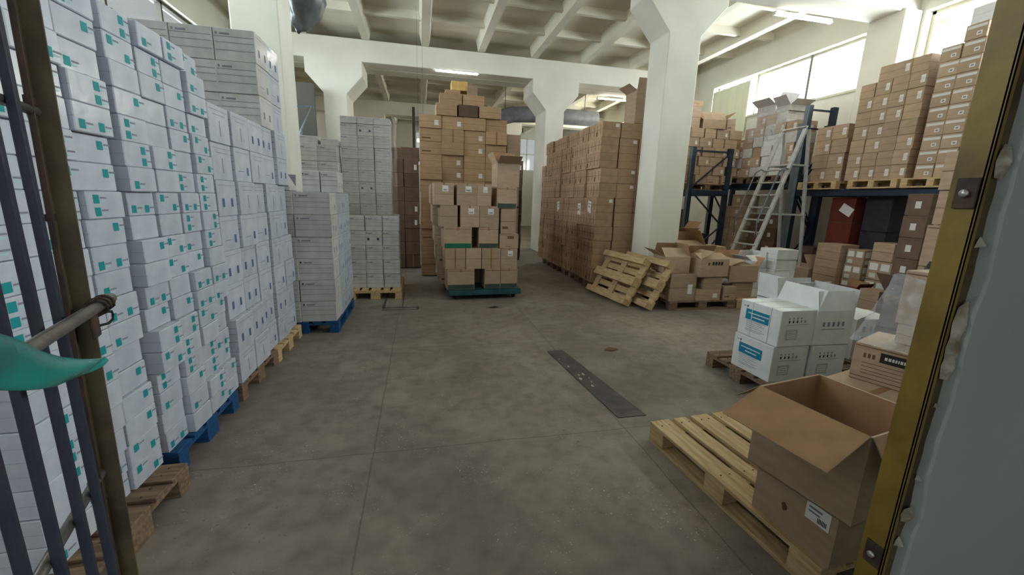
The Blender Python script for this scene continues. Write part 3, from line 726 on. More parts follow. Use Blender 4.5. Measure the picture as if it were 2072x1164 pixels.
carton('kraft', 1.9, 8.8, .02, .28, .4, 2.9, 'narrow tall brown carton standing against right side of big pile', GQ, var=0)
# dim pile to the left of it, its shade put into the board colour
GD = 'dim brown cartons left of the big pile'
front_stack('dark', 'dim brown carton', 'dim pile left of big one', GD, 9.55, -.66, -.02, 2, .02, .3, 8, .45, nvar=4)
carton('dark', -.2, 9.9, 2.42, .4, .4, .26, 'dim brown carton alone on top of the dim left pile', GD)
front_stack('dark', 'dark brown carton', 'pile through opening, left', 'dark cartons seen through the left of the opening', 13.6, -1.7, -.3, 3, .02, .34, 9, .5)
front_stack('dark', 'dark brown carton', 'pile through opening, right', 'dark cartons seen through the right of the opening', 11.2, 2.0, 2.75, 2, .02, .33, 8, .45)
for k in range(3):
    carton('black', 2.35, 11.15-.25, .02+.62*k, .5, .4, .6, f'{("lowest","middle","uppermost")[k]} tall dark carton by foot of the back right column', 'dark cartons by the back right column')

# ---------------------------------------------------------------- tall brown wall on the right of the aisle
GN = 'brown cartons in the tall wall beside the centre column'
side_stack('wall', 'brown carton', 'tall brown wall', GN, 3.12, -1, 7.0, 10.6, 12, PZ, .26, 11, .34, nvar=6, skip=lambda j, k: j == 11 and k > 8, jx=.02)
front_stack('wall', 'brown carton', 'brown wall near end', GN, 7.0, 3.475, 4.20, 2, PZ, .26, 11, .32, nvar=4)
for j, y in enumerate((7.42, 8.24, 9.07, 9.9)): pallet('wood_old', 3.74, y, 0, f'{COL[j] if j < 3 else "farthest"} brown pallet under the tall brown carton wall', 'pallets under the tall brown wall')
open_carton(3.90, 7.22, PZ+.26*11, .36, .40, .55, {'x-': 150, 'y-': 100, 'x+': 100}, 'open brown carton standing on top of the brown wall by the column', GN)
for i, (y, z) in enumerate(((9.09, 1.50), (7.80, 1.48), (7.29, 1.53))):
    b = MB(); b.box((0, -.075, -.11), (.002, .075, .11), 'label'); b.face([(-.0008, .055, .05), (-.0008, -.05, .05), (-.0008, -.05, .07), (-.0008, .055, .07)], 'ink')
    b.face([(-.0008, .03, -.01), (-.0008, -.03, -.01), (-.0008, -.03, .02), (-.0008, .03, .02)], 'ink')
    b.build('paper_sheet', loc=(3.095, y, z), rot=(math.radians(6*(i-1)), -.03, 0), label=f'{("left","middle","right")[i]} white paper sheet taped to the tall brown carton wall', cat='paper', group='paper sheets on the brown wall')

# leaning pallets in front of the column
th = math.atan2(.69, .34)
def lean(x0, yc, k, lab, rz=0):
    # pallet length runs along Y, underside turned to the aisle, leaning away from it
    R_ = Matrix.Rotation(rz, 4, 'Z') @ Matrix.Rotation(PI-th, 4, 'Y') @ Matrix.Rotation(PI/2, 4, 'Z')
    # local width axis (y) must run up the slope, local z (deck side) away from the aisle
    T = Matrix(((0, math.cos(th), math.sin(th), 0), (1, 0, 0, 0), (0, math.sin(th), -math.cos(th), 0), (0, 0, 0, 1)))
    T = Matrix.Rotation(rz, 4, 'Z') @ T
    c = Vector((x0, yc, 0)) + T.to_3x3() @ Vector((0, .4, 0)); c.z += .144*math.cos(th)
    E = pallet(k, 0, 0, 0, lab, 'pallets leaning by the centre column')
    E.location = c; E.rotation_euler = T.to_euler(); return E
lean(3.02, 6.30, 'wood', 'pale pallet leaning in front, underside boards turned to the aisle', .10)
lean(3.30, 6.05, 'wood', 'pale pallet leaning behind the front one, against cartons', .05)

# ---------------------------------------------------------------- carton cluster right of the column
GM = 'open brown cartons on pallets right of the centre column'
pallet('wood_old', 4.36, 5.86, 0, 'dark pallet under the open cartons right of the leaning pallets', 'pallets under the carton cluster')
pallet('wood', 5.60, 5.86, 0, 'pale pallet under the cartons left of the small white pile', 'pallets under the carton cluster')
carton('kraft', 3.99, 5.72, PZ, .46, .44, .42, 'big square brown carton at lower left of the cluster by column', GM, var=1, rj=.3)
open_carton(3.92, 5.78, PZ+.422, .42, .40, .26, {'y-': 40, 'x-': 150, 'x+': 70, 'y+': 70}, 'open brown carton on the big square one, flaps spread', GM, rz=-.1)
carton('kraft', 4.45, 5.66, PZ, .44, .38, .18, 'low brown carton with white label at bottom middle of cluster', GM, var=1, rj=.3)
carton('kraft', 4.50, 5.66, PZ+.182, .34, .38, .20, 'short brown carton on the low labelled one in cluster', GM, var=0, rj=.5)
def dark_word(b, w_, d, h):
    u = .40
    for k in range(4): decal(b, w_, d, h, 'y-', u, u+.075, .66, .86, 'ink_dark'); u += .1
    decal(b, w_, d, h, 'y-', .25, .33, .66, .82, 'ink_brown')
open_carton(4.47, 5.66, PZ+.384, .52, .42, .28, {'y-': 22, 'x-': 28, 'y+': 60}, 'open brown carton with dark printed word and bright top flap in cluster', GM, rz=.03, extra=dark_word)
carton('kraft', 4.83, 5.62, PZ, .22, .3, .22, 'small upright brown carton at foot of the cluster middle', GM, var=3, rj=.5)
b = MB(); b.tube([(-.14, 0, .03), (-.05, -.03, .07), (.05, -.01, .05), (.14, .02, .02)], [.03, .05, .045, .02], 'cloth', 10); b.build('striped_cloth', loc=(4.86, 5.64, PZ+.222), label='crumpled striped grey cloth on the small carton in the cluster', cat='cloth')
carton('kraft', 5.16, 5.78, PZ, .40, .38, .27, 'brown carton under the wide open one at right of cluster', GM, var=0, rj=.5)
open_carton(5.13, 5.76, PZ+.272, .52, .42, .27, {'y-': 8, 'x+': (125, .16), 'x-': 20, 'y+': 95}, 'wide open brown carton with one flap hanging right, beside white pile', GM, rz=-.04)
GM2 = 'brown cartons in the second row behind the cluster'
carton('kraft', 4.22, 6.42, PZ, .0+.5, .42, .55, 'tall brown carton hidden behind the big square one', GM2) if False else None
pallet('wood_old', 5.05, 6.95, 0, 'dark pallet in the second row behind the carton cluster', 'pallets under the carton cluster')
carton('kraft', 4.82, 6.75, PZ, .60, .44, .46, 'brown carton under the open one in second row by column', GM2, var=0)
open_carton(4.80, 6.74, PZ+.462, .62, .44, .30, {'y-': 20, 'x-': (165, .16), 'y+': 95, 'x+': 60}, 'open brown carton in second row, left flap laid flat', GM2)
carton('kraft', 5.36, 6.76, PZ, .40, .44, .74, 'upright brown carton at right of the second row', GM2, var=3)
open_carton(5.0, 7.3, PZ, .5, .4, .95, {'y-': 150, 'x+': 125, 'x-': 160}, 'tall open brown carton with spread flaps behind the second row', GM2)
# small white pile
GS = 'white cartons in the small pile by the rack'
for k in range(5):
    carton('plainwhite', 5.83, 5.66, PZ+.163*k, .40, .36, .16, f'white carton, {ORD[k]} in right column of the small white pile', GS, rj=2.5, jit=.012, var=k % 2)
for k in range(3):
    carton('plainwhite', 5.46, 5.78, PZ+.163*k, .31, .34, .16, f'white carton, {ORD[k]} in left column of the small white pile', GS, rj=3, jit=.012, var=k % 2)
open_carton(5.45, 5.80, PZ+.163*3, .31, .32, .12, {'x-': 150, 'y-': 30, 'x+': 80, 'y+': 70}, 'half-open white carton with drooping flap topping the small white pile', GS, kout='plain_white', kin='plain_white', rz=.1)

# ---------------------------------------------------------------- racks
def rack(xf, xr, ys, ztop, zb, lab, group='pallet racks', braces=True):
    E = empty('pallet_rack', (xf, ys[0], 0), 0, lab, 'rack', group); ox, oy = xf, ys[0]
    for n, y in enumerate(ys):
        for x in (xf, xr):
            b = MB(); X = x-ox; Y = y-oy
            b.box((X-.06, Y-.04, 0), (X+.05, Y-.034, ztop), 'steel_dark'); b.box((X-.066, Y-.05, 0), (X-.06, Y+.04, ztop), 'steel_grey' if x == xf else 'steel_dark'); b.box((X+.044, Y-.04, 0), (X+.05, Y+.04, ztop), 'steel_dark')
            b.box((X-.07, Y-.06, 0), (X+.07, Y+.06, .012), 'steel_dark'); b.build('post', E)
        Y = y-oy; z = .3; s_ = 0
        b = MB(); b.bar((0, Y, ztop-.08), (xr-xf, Y, ztop-.08), .04, .03, 'steel_dark'); b.build('tie', E)
        while z < ztop-.9:
            a, c = (0, xr-xf) if s_ % 2 == 0 else (xr-xf, 0)
            b = MB(); b.bar((a, Y, z), (c, Y, z+.85), .03, .03, 'steel_dark'); b.build('brace', E); z += .85; s_ += 1
    for n in range(len(ys)-1):
        zz = zb[n]
        for X in (0, xr-xf):
            b = MB(); b.box((X-.025, ys[n]-oy+.04, zz-.12), (X+.025, ys[n+1]-oy-.04, zz), 'steel_dark', ch=.004); b.build('beam', E)
    return E
rack(7.55, 8.16, (4.2, 7.16), 3.62, (1.99,), 'dark steel rack along the window wall holding the labelled carton loads')
rack(7.60, 8.24, (7.30, 9.75), 3.3, (2.16,), 'dark steel rack behind the ladder holding the wrapped clutter')
rack(6.22, 7.22, (8.78, 11.3), 2.95, (1.98,), 'short dark steel rack seen end-on right of the centre column')
# cross beam of the end-on rack
b = MB(); b.box((6.22, 8.70, 1.88), (7.22, 8.74, 1.98), 'steel_dark', ch=.004); b.box((6.22, 11.34, 1.88), (7.22, 11.38, 1.98), 'steel_dark', ch=.004)
b.build('rack_crossbar', label='dark steel crossbar at the near end of the end-on rack', cat='rack bar')
# loads on the window rack
zs = 1.99
GR = 'brown cartons on the window rack'
pallet('wood', 7.82, 6.62, PI/2, 'pale pallet under left load on the window rack', 'pallets on the racks', z=zs)
pallet('wood', 7.82, 5.62, PI/2, 'pale pallet under middle load on the window rack', 'pallets on the racks', z=zs)
pallet('wood', 7.82, 4.78, PI/2, 'pale pallet under right load on the window rack', 'pallets on the racks', z=zs)
for P_ in C.objects:
    if P_.type == 'EMPTY' and P_.get('group') == 'pallets on the racks': P_.scale = (.66, 1, 1)
zl = zs+PZ
for k in range(4):
    hA = .255
    n = 2
    for j in range(n):
        carton('tagged', 7.82, 6.43+.31*j+.02*(k % 2), zl+hA*k, .52, .30, hA-.004, f'brown carton, {ORD[k]} in {("near","far")[j]} column of left window-rack load', GR, rj=2, var=(j+k) % 3)
HB = [6, 7, 7, 6]
for j in range(4):
    d = .22+.02
    for k in range([8, 8, 8, 7][j]):
        carton('tagged', 7.76, 5.30+.245*j, zl+.228*k, .52, .24, .225, f'tagged brown carton, {ORD[k]} in {COL[j]} column of middle window-rack load', GR, rj=1.6, var=rng.randrange(3))
for j in range(2):
    for k in range(9 if j == 1 else 10):
        carton('strip', 7.76, 4.58+.245*(j+.5), zl+.205*k, .52, .24, .202, f'strip-labelled brown carton, {ORD[k]} in {("near","far")[j]} column of right window-rack load', GR, rj=1, var=0)
carton('plainwhite', 7.78, 4.70, zl+.205*10, .5, .24, .22, 'white carton topping the strip-labelled tower near the window', GR, rj=1)
# near tower of large brown cartons beside the door
GX = 'large brown cartons in the tower nearest the jamb'
pallet('wood_old', 6.35, 3.56, 0, 'dark pallet under the tall tower next to the jamb', 'pallets under the carton cluster')
z = PZ
for k, (h, kd, lab) in enumerate(((.42, 'diamond', 'second-lowest'), (.42, 'kraft', 'third'), (.50, 'logo', 'circle-printed'), (.40, 'kraft', 'plain upper'), (.44, 'kraft', 'second-highest'), (.42, 'kraft', 'topmost'))[:5]):
    carton(kd, 6.2, 3.54, z, .46, .42, h-.01, f'{lab} large brown carton in the tower beside the mustard jamb', GX, var=0, rj=1.5, jit=.015); z += h
# rows of white-label cartons between tower and rack underside, shadow painted in as dark board
for k in range(6):
    carton('dotdark', 7.08, 4.52, .02+.31*k, .36, .30, .305, f'label-dotted brown carton, {ORD[k]} in thin stack behind jamb tower', 'label-dotted brown cartons behind the jamb tower')

# items under the window rack
GU = 'cartons on the floor under the window rack'
pallet('wood_old', 7.62, 6.55, PI/2, 'dark pallet at left under the window rack', 'pallets below the window rack')
pallet('wood_old', 7.66, 5.35, PI/2, 'dark pallet at right under the window rack', 'pallets below the window rack')
open_carton(7.50, 6.62, PZ, .46, .62, .34, {'x-': 20, 'x+': 90, 'y-': 60, 'y+': 60}, 'open brown carton with white spots at left under window rack', GU)
for k in range(3): carton('kraft', 7.50, 6.02, PZ+.29*k, .42, .44, .285, f'{("bottom","middle","top")[k]} plain brown carton in the three-high pile under window rack', GU, var=0, rj=3)
for k in range(3): carton('twolabel', 7.62, 5.62, PZ+.27*k, .42, .30, .265, f'{("bottom","middle","top")[k]} two-label brown carton right of the three-high pile', GU, rj=2)
for k in range(2): carton('twolabel', 7.66, 5.24, PZ+.02+.32*k, .40, .36, .31, f'{("lower","upper")[k]} white-labelled carton under the square one below rack', GU, rj=2)
carton('kraft', 7.66, 5.25, PZ+.66, .38, .32, .30, 'square brown carton on the white-labelled pair below rack', GU, var=0)
open_carton(7.18, 5.42, .02, .32, .36, .26, {'x-': 25, 'x+': 90, 'y-': 120}, 'small open red-brown carton with pale flap on floor below rack', GU, kout='kraft_red')
carton('kraft', 7.14, 4.98, .02, .26, .30, .36, 'upright tan carton on the floor in front below the rack', GU, var=0)
for k in range(2): carton('red', 7.96, 6.28, .02+.92*k, .40, .46, .9 if k else .915, f'{("lower","upper")[k]} tall dark red carton standing against wall under rack', GU, var=0, rj=1)
for k in range(3): carton('black', 8.06, 5.74, .02+.62*k, .40, .44, .61, f'{("bottom","middle","top")[k]} black carton right of the tall red ones under rack', GU, rj=1)
carton('dark', 7.93, 6.82, .02, .5, .34, .85, 'dark brown carton left of the tall red ones under rack', GU, var=0)
carton('dark', 7.98, 6.95, PZ, .3, .3, .7, 'dim brown carton behind the open spotted one under rack', GU, var=0) if False else None
b = MB(); b.box((-.002, -.12, -.08), (0, .12, .08), 'label'); b.build('paper_note', loc=(7.752, 6.2, 1.62), rot=(.5, 0, 0), label='tilted white paper note on the upper tall red carton', cat='paper')

# clutter on the rack behind the ladder
GY = 'mixed cartons on the rack behind the ladder'
zc = 2.16
pallet('wood_old', 7.82, 8.0, PI/2, 'dark pallet in near half of rack behind the ladder', 'pallets on the racks', z=zc)
pallet('wood_old', 7.82, 9.0, PI/2, 'dark pallet in far half of rack behind the ladder', 'pallets on the racks', z=zc)
for P_ in C.objects:
    if P_.type == 'EMPTY' and P_.get('group') == 'pallets on the racks': P_.scale = (.66, 1, 1)
for j in range(7):
    for k in range([5, 6, 6, 6, 5, 4, 3][j]):
        kd = 'tagged' if (j+k) % 3 else 'dull'
        if j in (1, 2) and k < 4: kd = 'plainwhite'
        carton(kd, 7.80, 7.52+.28*j, zc+PZ+.22*k, .5, .27, .217, f'carton, {ORD[k]} in {COL[j]} column of load behind ladder', GY, rj=3, jit=.015, var=rng.randrange(3))
open_carton(7.80, 8.28, zc+PZ+.22*6, .46, .5, .2, {'x-': 150, 'x+': 110, 'y-': 120, 'y+': 150}, 'open pale carton with spread flaps highest against the window', GY, kout='white_dull', kin='white_dull')
open_carton(7.80, 7.82, zc+PZ+.22*6, .46, .34, .12, {'x-': 130, 'x+': 130, 'y-': 150}, 'open pale carton right of the highest one against the window', GY, kout='white_dull', kin='white_dull')
b = MB(); n = 12; vs = []; fs = []; R = random.Random(9)
for i in range(n+1):
    for j in range(n+1):
        vs.append((7.50-.04*math.sin(i*1.3)*math.sin(j)+R.uniform(-.01, .01), 7.62+1.0*i/n, 3.1+.55*j/n+.03*math.sin(i)))
for i in range(n):
    for j in range(n): a = i*(n+1)+j; fs.append((a, a+1, a+n+2, a+n+1))
b.poly(vs, fs, 'wrap_strong', True); b.build('plastic_sheet', label='cloudy plastic sheet draped over the cartons behind the ladder top', cat='plastic wrap')
# stacks under that rack
GZ = 'label-dotted cartons under the rack behind the ladder'
for j in range(2):
    for k in range(7-j):
        carton('diamond', 7.66, 8.60+.42*j, .02+.27*k, .40, .40, .265, f'dotted brown carton, {ORD[k]} in {("near","far")[j]} left column below ladder rack', GZ, rj=1)
for j in range(2):
    for k in range(5):
        carton('dotdark', 7.72, 7.62+.36*j, .02+.29*k, .40, .34, .285, f'dotted brown carton, {ORD[k]} in {("near","far")[j]} right column below ladder rack', GZ, rj=1)  # shade below the rack put into the carton colour
# load on the end-on rack
GE = 'brown cartons on the end-on rack'
pallet('wood_old', 6.72, 9.2, 0, 'dark pallet under the load of the end-on rack', 'pallets on the end-on rack', z=1.98)
ze = 1.98+PZ
for k in range(6):
    n = 4; w_ = 1.36/n
    for i in range(n):
        xo = .08 if k % 2 else -.02
        carton('kraft', 6.04+w_*(i+.5)+xo, 9.05+rng.uniform(-.02, .02), ze+.208*k, w_-.012-(.03 if (i+k) % 3 == 0 else 0), .5, .205, f'brown carton, {ORD[k]} in {LFT[i]} column of end-on rack load', GE, rj=1.5, var=rng.choice((0, 1, 3, 0)))
zf = ze+.208*6
carton('kraft', 6.20, 9.05, zf, .30, .4, .46, 'tall pinkish-brown carton at left on the end-on rack load', GE, var=0, rj=3)
carton('warm', 6.22, 9.05, zf+.462, .32, .4, .13, 'flat brown carton crowning the left of end-on rack load', GE, var=0, rj=6)
open_carton(6.72, 9.0, zf, .55, .42, .20, {'x+': 140, 'y-': 60, 'y+': 95, 'x-': 150}, 'open brown carton with raised flaps above the end-on rack', GE, rz=-.15)
carton('kraft', 7.18, 9.05, zf, .28, .36, .26, 'leaning brown carton at right above the end-on rack', GE, var=3, rot=(0, -.12, .2)) 
# under the end-on rack
GV = 'dim cartons under the end-on rack'
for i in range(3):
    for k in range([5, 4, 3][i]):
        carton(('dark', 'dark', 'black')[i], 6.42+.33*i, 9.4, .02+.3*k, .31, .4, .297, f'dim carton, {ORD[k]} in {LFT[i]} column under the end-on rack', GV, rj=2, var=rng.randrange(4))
for k in range(5):
    carton('warm' if k > 2 else 'dull', 5.92, 9.6, .02+.36*k, .26, .4, .35, f'carton, {ORD[k]} in narrow stack between column and end-on rack', 'cartons between column and end-on rack', rj=2)

# ---------------------------------------------------------------- rolling ladder
LD = empty('platform_ladder', (6.9, 7.0, 0), 0, 'tall aluminium platform ladder standing before the rack', 'ladder')
A0, A1 = (-.95, .10, .02), (.02, .10, 3.05); B0, B1 = (-.95, -.42, .02), (.02, -.42, 3.05)
for p, q in ((A0, A1), (B0, B1)):
    b = MB(); b.bar(p, q, .035, .08, 'alu'); b.build('front_stile', LD)
for y in (.10, -.42):
    b = MB(); b.bar((.50, y, .02), (.10, y, 3.05), .03, .06, 'alu'); b.build('rear_leg', LD)
for i in range(10):
    t = .06+.078*i; x = -.95+.97*t; z = .02+3.03*t
    b = MB(); b.box((x-.05, -.42, z-.012), (x+.05, .10, z+.012), 'alu', ch=.003); b.build('step', LD)
b = MB(); b.box((-.20, -.42, 2.40), (.22, .10, 2.43), 'alu', ch=.003); b.build('platform', LD)
b = MB(); b.bar((.36, -.42, 1.5), (.36, .10, 1.5), .03, .03, 'alu'); b.bar((-.48, -.42, 1.5), (.36, -.42, 1.5), .02, .03, 'alu'); b.bar((-.48, .10, 1.5), (.36, .10, 1.5), .02, .03, 'alu'); b.build('spreader', LD)
for y in (.12, -.44):
    b = MB(); b.tube([(-.72, y, 1.05), (-.74, y, 1.35), (-.42, y, 2.28), (-.30, y, 2.35), (-.22, y, 2.33)], .013, 'steel_grey', 8); b.build('handrail', LD)
b = MB(); b.tube([(.02, -.42, 3.05), (.06, -.42, 3.10), (.06, .10, 3.10), (.02, .10, 3.05)], .016, 'alu', 8); b.build('top_hoop', LD)

# ---------------------------------------------------------------- foreground right
pallet('wood', 1.975, 1.72, PI/2+.066, 'empty-fronted pale wooden pallet in right foreground beneath the torn cartons', 'pallets in the right foreground')
GO = 'foreground cartons beside the jamb'
lo = empty('carton', (1.86, 1.30, PZ), -.07+.14, 'crushed brown carton with white barcode label lying on the foreground pallet', 'box', GO)
b = MB(); w_, d, h = .46, .385, .262
tl = [(-w_/2, -d/2, h), (w_/2, -d/2, h-.02), (w_/2, d/2, h-.01), (-w_/2, d/2, h+.006)]
bl = [(-w_/2, -d/2, 0), (w_/2, -d/2, 0), (w_/2, d/2, 0), (-w_/2, d/2, 0)]
top_in = [(-w_/2+.06, -d/2+.05, h-.012), (w_/2-.06, -d/2+.05, h-.03), (w_/2-.06, d/2-.05, h-.03), (-w_/2+.06, d/2-.05, h-.014)]
vs = bl+tl+top_in
b.poly(vs, [(3, 2, 1, 0), (0, 1, 5, 4), (1, 2, 6, 5), (2, 3, 7, 6), (3, 0, 4, 7), (4, 5, 9, 8), (5, 6, 10, 9), (6, 7, 11, 10), (7, 4, 8, 11), (8, 9, 10, 11)], 'kraft')
o = b.build('body', lo)
b = MB(); e = .002
decal(b, w_, d, h, 'x-', .66, .93, .58, .90, 'label', e); decal(b, w_, d, h, 'x-', .69, .84, .80, .84, 'ink', e+.001); decal(b, w_, d, h, 'x-', .69, .82, .73, .76, 'ink', e+.001)
for i in range(7): decal(b, w_, d, h, 'x-', .80+.015*i, .80+.015*i+.008, .62, .71, 'ink_dark', e+.001)
b.build('shipping_label', lo, plabel='white paper shipping label with barcode')
b = MB(); R = random.Random(4)
pts = [(.42+.05*math.cos(a)*(.5+R.random()*.7), .47+.08*math.sin(a)*(.5+R.random()*.7)) for a in [2*PI*i/11 for i in range(11)]]
b.face([(-w_/2-.0015, d/2-u*d, v*h) for u, v in pts][::-1], 'crease'); b.build('dark_stain', lo)
b = MB(); b.poly([(-w_/2-.001, d/2-.02, h-.01), (-w_/2-.03, d/2+.03, h+.02), (-w_/2+.02, d/2+.05, h+.01), (-w_/2+.05, d/2, h)], [(0, 1, 2, 3)], 'inside'); b.build('torn_edge', lo)
def fold(b, w_, d, h):
    pass
open_carton(1.795, 1.29, PZ+.262, .43, .45, .392, {'x-': (203, .245), 'y-': (238, .21), 'y+': (222, .16), 'x+': (255, .2)}, 'large open brown carton with wide flap folded out over the foreground pallet', GO, rz=.165)
# cartons behind it, beside the jamb
pallet('wood_old', 2.98, 1.92, 0, 'dark pallet behind the foreground one, under the banner-printed carton', 'pallets in the right foreground')
carton('kraft', 2.73, 1.72, PZ, .62, .50, .44, 'wide brown carton with shiny taped top behind the open one', GO, rz=.25, var=0, jit=0, rj=0)
carton('banner', 2.90, 1.80, PZ+.442, .42, .36, .235, 'brown carton with black banner print resting on the wide one', GO, rz=.38, jit=0, rj=0)
carton('kraft', 3.08, 1.66, PZ+.68, .38, .40, .12, 'low red-brown carton under the plastic-wrapped one', GO, rz=.1, jit=0, rj=0, var=0)
wb = carton('logo', 3.10, 1.68, PZ+.802, .42, .40, .33, 'printed brown carton wrapped in clear plastic beside the jamb', GO, rz=.08, jit=0, rj=0)
b = MB(); n = 12; R = random.Random(6); vs = []; fs = []
for i in range(n+1):
    for j in range(n+1):
        u, v = i/n, j/n      # skirt from the wrapped box's upper left edge down to the carton top
        x = 2.86-.24*v**1.6+R.uniform(-.006, .006); y = 1.92-.42*u+.03*math.sin(5*u+3*v); z = 1.24-.42*v**.7+.012*math.sin(9*u+7*v)
        vs.append((x, y, max(z, .826+.002*i)))
for i in range(n):
    for j in range(n): a = i*(n+1)+j; fs.append((a, a+1, a+n+2, a+n+1))
b.poly(vs, fs, 'wrap_strong', True); b.build('plastic_wrap', label='loose clear plastic skirt hanging off the wrapped carton by jamb', cat='plastic wrap')
open_carton(4.42, 2.62, PZ+.42, .5, .42, .32, {'x-': 130, 'y-': 150}, 'dark open carton behind the plastic-wrapped one', GO, kout='kraft_dark_shade')
carton('dark', 4.42, 2.62, PZ, .52, .44, .418, 'dark brown carton under the open one behind the wrapped box', GO, var=0)
pallet('wood_old', 4.53, 3.0, PI/2, 'dark pallet farther right behind the plastic-wrapped carton', 'pallets in the right foreground')
b = MB(); b.tube([(0, 0, .30), (.03, .02, .2), (-.02, .0, .1), (-.06, -.03, -.02), (-.08, -.02, -.1)], [.02, .05, .06, .045, .015], 'black_film', 9); b.build('black_bag', loc=(4.12, 2.5, .93), label='black plastic bag hanging off the dark open carton', cat='bag')
# white cartons with blue print
GI = 'white cartons with blue print on the middle pallet'
pallet('wood_old', 3.48, 3.05, 0, 'worn pallet under the white cartons with blue print', 'pallets in the right foreground')
bh = .318
carton('blue', 3.085, 2.92, PZ, .37, .44, bh, 'lower white carton with blue banner at the pallet corner', GI, jit=0, rj=.4)
carton('blue', 3.10, 2.915, PZ+bh+.004, .37, .44, bh, 'upper white carton with blue banner and strap at the pallet corner', GI, jit=0, rj=.4, rz=.02, var=1)
b = MB()
for y in (2.795, 2.99): b.box((2.911, y, PZ+bh+.01), (2.9125, y+.006, PZ+2*bh+.006), 'label'); b.box((2.911, y, PZ+2*bh+.005), (3.29, y+.006, PZ+2*bh+.0075), 'label')
b.build('packing_strap', label='thin white straps around the upper blue-banner carton', cat='strap')
carton('blue', 3.475, 2.90, PZ, .37, .44, bh, 'white carton right of the lower blue-banner one', GI, jit=0, rj=.4)
open_carton(3.475, 2.90, PZ+bh+.004, .38, .44, bh-.01, {'y-': (78, .17), 'x-': (70, .19), 'y+': (100, .2), 'x+': (95, .18)}, 'open white carton with raised flaps behind the blue-banner pair', GI, kout='plain_white', kin='white_dull', rz=-.03,
    extra=lambda b, w_, d, h: [decal(b, w_, d, h, 'y-', .18+.13*i, .24+.13*i, .55, .68, 'ink') for i in range(5)]+[decal(b, w_, d, h, 'y-', .15, .8, .46, .48, 'ink')])
carton('plainwhite', 3.70, 3.36, PZ, .42, .40, .56, 'plain white carton behind the open one of the blue-banner group', GI, var=0)
open_carton(3.68, 3.36, PZ+.562, .40, .38, .05, {'x-': 95, 'y-': 110, 'y+': 100}, 'flat open white carton with upright panel behind the pair', GI, kout='plain_white', kin='white_dull')
def darkblue(b, w_, d, h):
    decal(b, w_, d, h, 'x-', .3, .85, .55, .85, 'navy_dark'); decal(b, w_, d, h, 'x-', .4, .75, .66, .74, 'label', .002)
    for i in range(3):
        for j in range(2): decal(b, w_, d, h, 'y-', .2+.22*i, .28+.22*i, .45+.25*j, .58+.25*j, 'navy')
open_carton(4.40, 3.22, PZ, .44, .40, .42, {'y-': 8, 'x-': 20, 'y+': 10}, 'white carton with dark blue print and bright lid farther right', GI, kout='plain_white', kin='plain_white', extra=darkblue)

# ---------------------------------------------------------------- floor things
b = MB(); b.poly([(1.335, 4.03, .006), (1.515, 4.04, .006), (1.70, 2.60, .006), (1.46, 2.60, .006), (1.335, 4.03, 0), (1.515, 4.04, 0), (1.70, 2.60, 0), (1.46, 2.60, 0)],
    [(0, 3, 2, 1), (0, 4, 7, 3), (3, 7, 6, 2), (2, 6, 5, 1), (1, 5, 4, 0)], 'plate')
R = random.Random(12)
for k in range(8):
    y = R.uniform(2.9, 3.95); x = 1.335+(4.03-y)*.087+R.uniform(.03, .15); s_ = R.uniform(.006, .022)
    b.face([(x+s_*math.cos(a)*R.uniform(.5, 1.1), y+s_*1.6*math.sin(a), .0068) for a in [2*PI*i/8 for i in range(8)]], 'patch')
b.build('steel_floor_plate', label='long worn dark steel strip lying over the floor joint', cat='metal plate')
b = MB()
for a, c in (((-.58, 6.05), (-.53, 7.05)), ((-.58, 6.05), (-.05, 6.09)), ((-.30, 6.09), (-.27, 7.05)), ((-.58, 7.0), (-.27, 7.05)), ((-.08, 5.95), (-.04, 6.12)), ((-.58, 5.93), (-.04, 5.96))):
    b.box((a[0]+.008, a[1]+.008, .0), (c[0]-.008, c[1]-.008, .005), 'plate')
b.box((-.54, 6.1, 0), (-.29, 7.0, .003), 'floor'); b.build('floor_hatch', label='rectangular steel-edged hatch set in the floor by far low stack', cat='floor hatch')
b = MB(); b.poly([(.95, 5.93, 0), (1.06, 5.89, .012), (1.17, 5.93, 0), (1.10, 5.99, .008)], [(0, 1, 3), (1, 2, 3)], 'ink_dark'); b.build('floor_scrap', label='small dark scrap on floor in front of cart', cat='litter')
b = MB(); b.poly([(1.98, 3.98, 0), (2.06, 3.93, .012), (2.18, 4.0, 0), (2.08, 4.05, .01), (2.02, 4.03, .004)], [(0, 1, 3), (1, 2, 3), (0, 3, 4)], 'ink_brown'); b.build('floor_scrap', label='small brown scrap on floor right of steel strip', cat='litter')
b = MB(); b.tube([(0, 0, 0), (0, 0, 1.1)], .012, 'ink_dark', 8); b.build('thin_pole', loc=(4.62, 7.25, 0), label='thin dark pole standing upright right of the centre column', cat='pole')

# ---------------------------------------------------------------- lamps, ducts, pipes
def lamp(x0, x1, y, z, lab, along='x', kind='tube'):
    L_ = abs(x1-x0); E = empty('tube_lamp', ((x0+x1)/2, y, z), 0 if along == 'x' else PI/2, lab, 'lamp', 'fluorescent tube lamps')
    b = MB(); b.box((-L_/2, -.035, .015), (L_/2, .035, .05), 'lamp_body', ch=.006)
    for s_ in (-1, 1): b.box((s_*L_/2-.015, -.035, -.02), (s_*L_/2+.015, .035, .02), 'lamp_body', ch=.004)
    b.build('housing', E)
    for dy in (-.018, .018): b = MB(); b.tube([(-L_/2+.03, dy, -.004), (L_/2-.03, dy, -.004)], .011, kind, 8); b.build('tube', E)
lamp(.45, 1.63, 12.24, 4.99, 'lit tube lamp on the beam above the far opening')
lamp(6.2, 7.44, 6.93, 4.99, 'lit tube lamp under the beam right of the centre column')
lamp(5.75, 6.95, 13.5, 4.97, 'lit tube lamp far right above the tall brown wall')
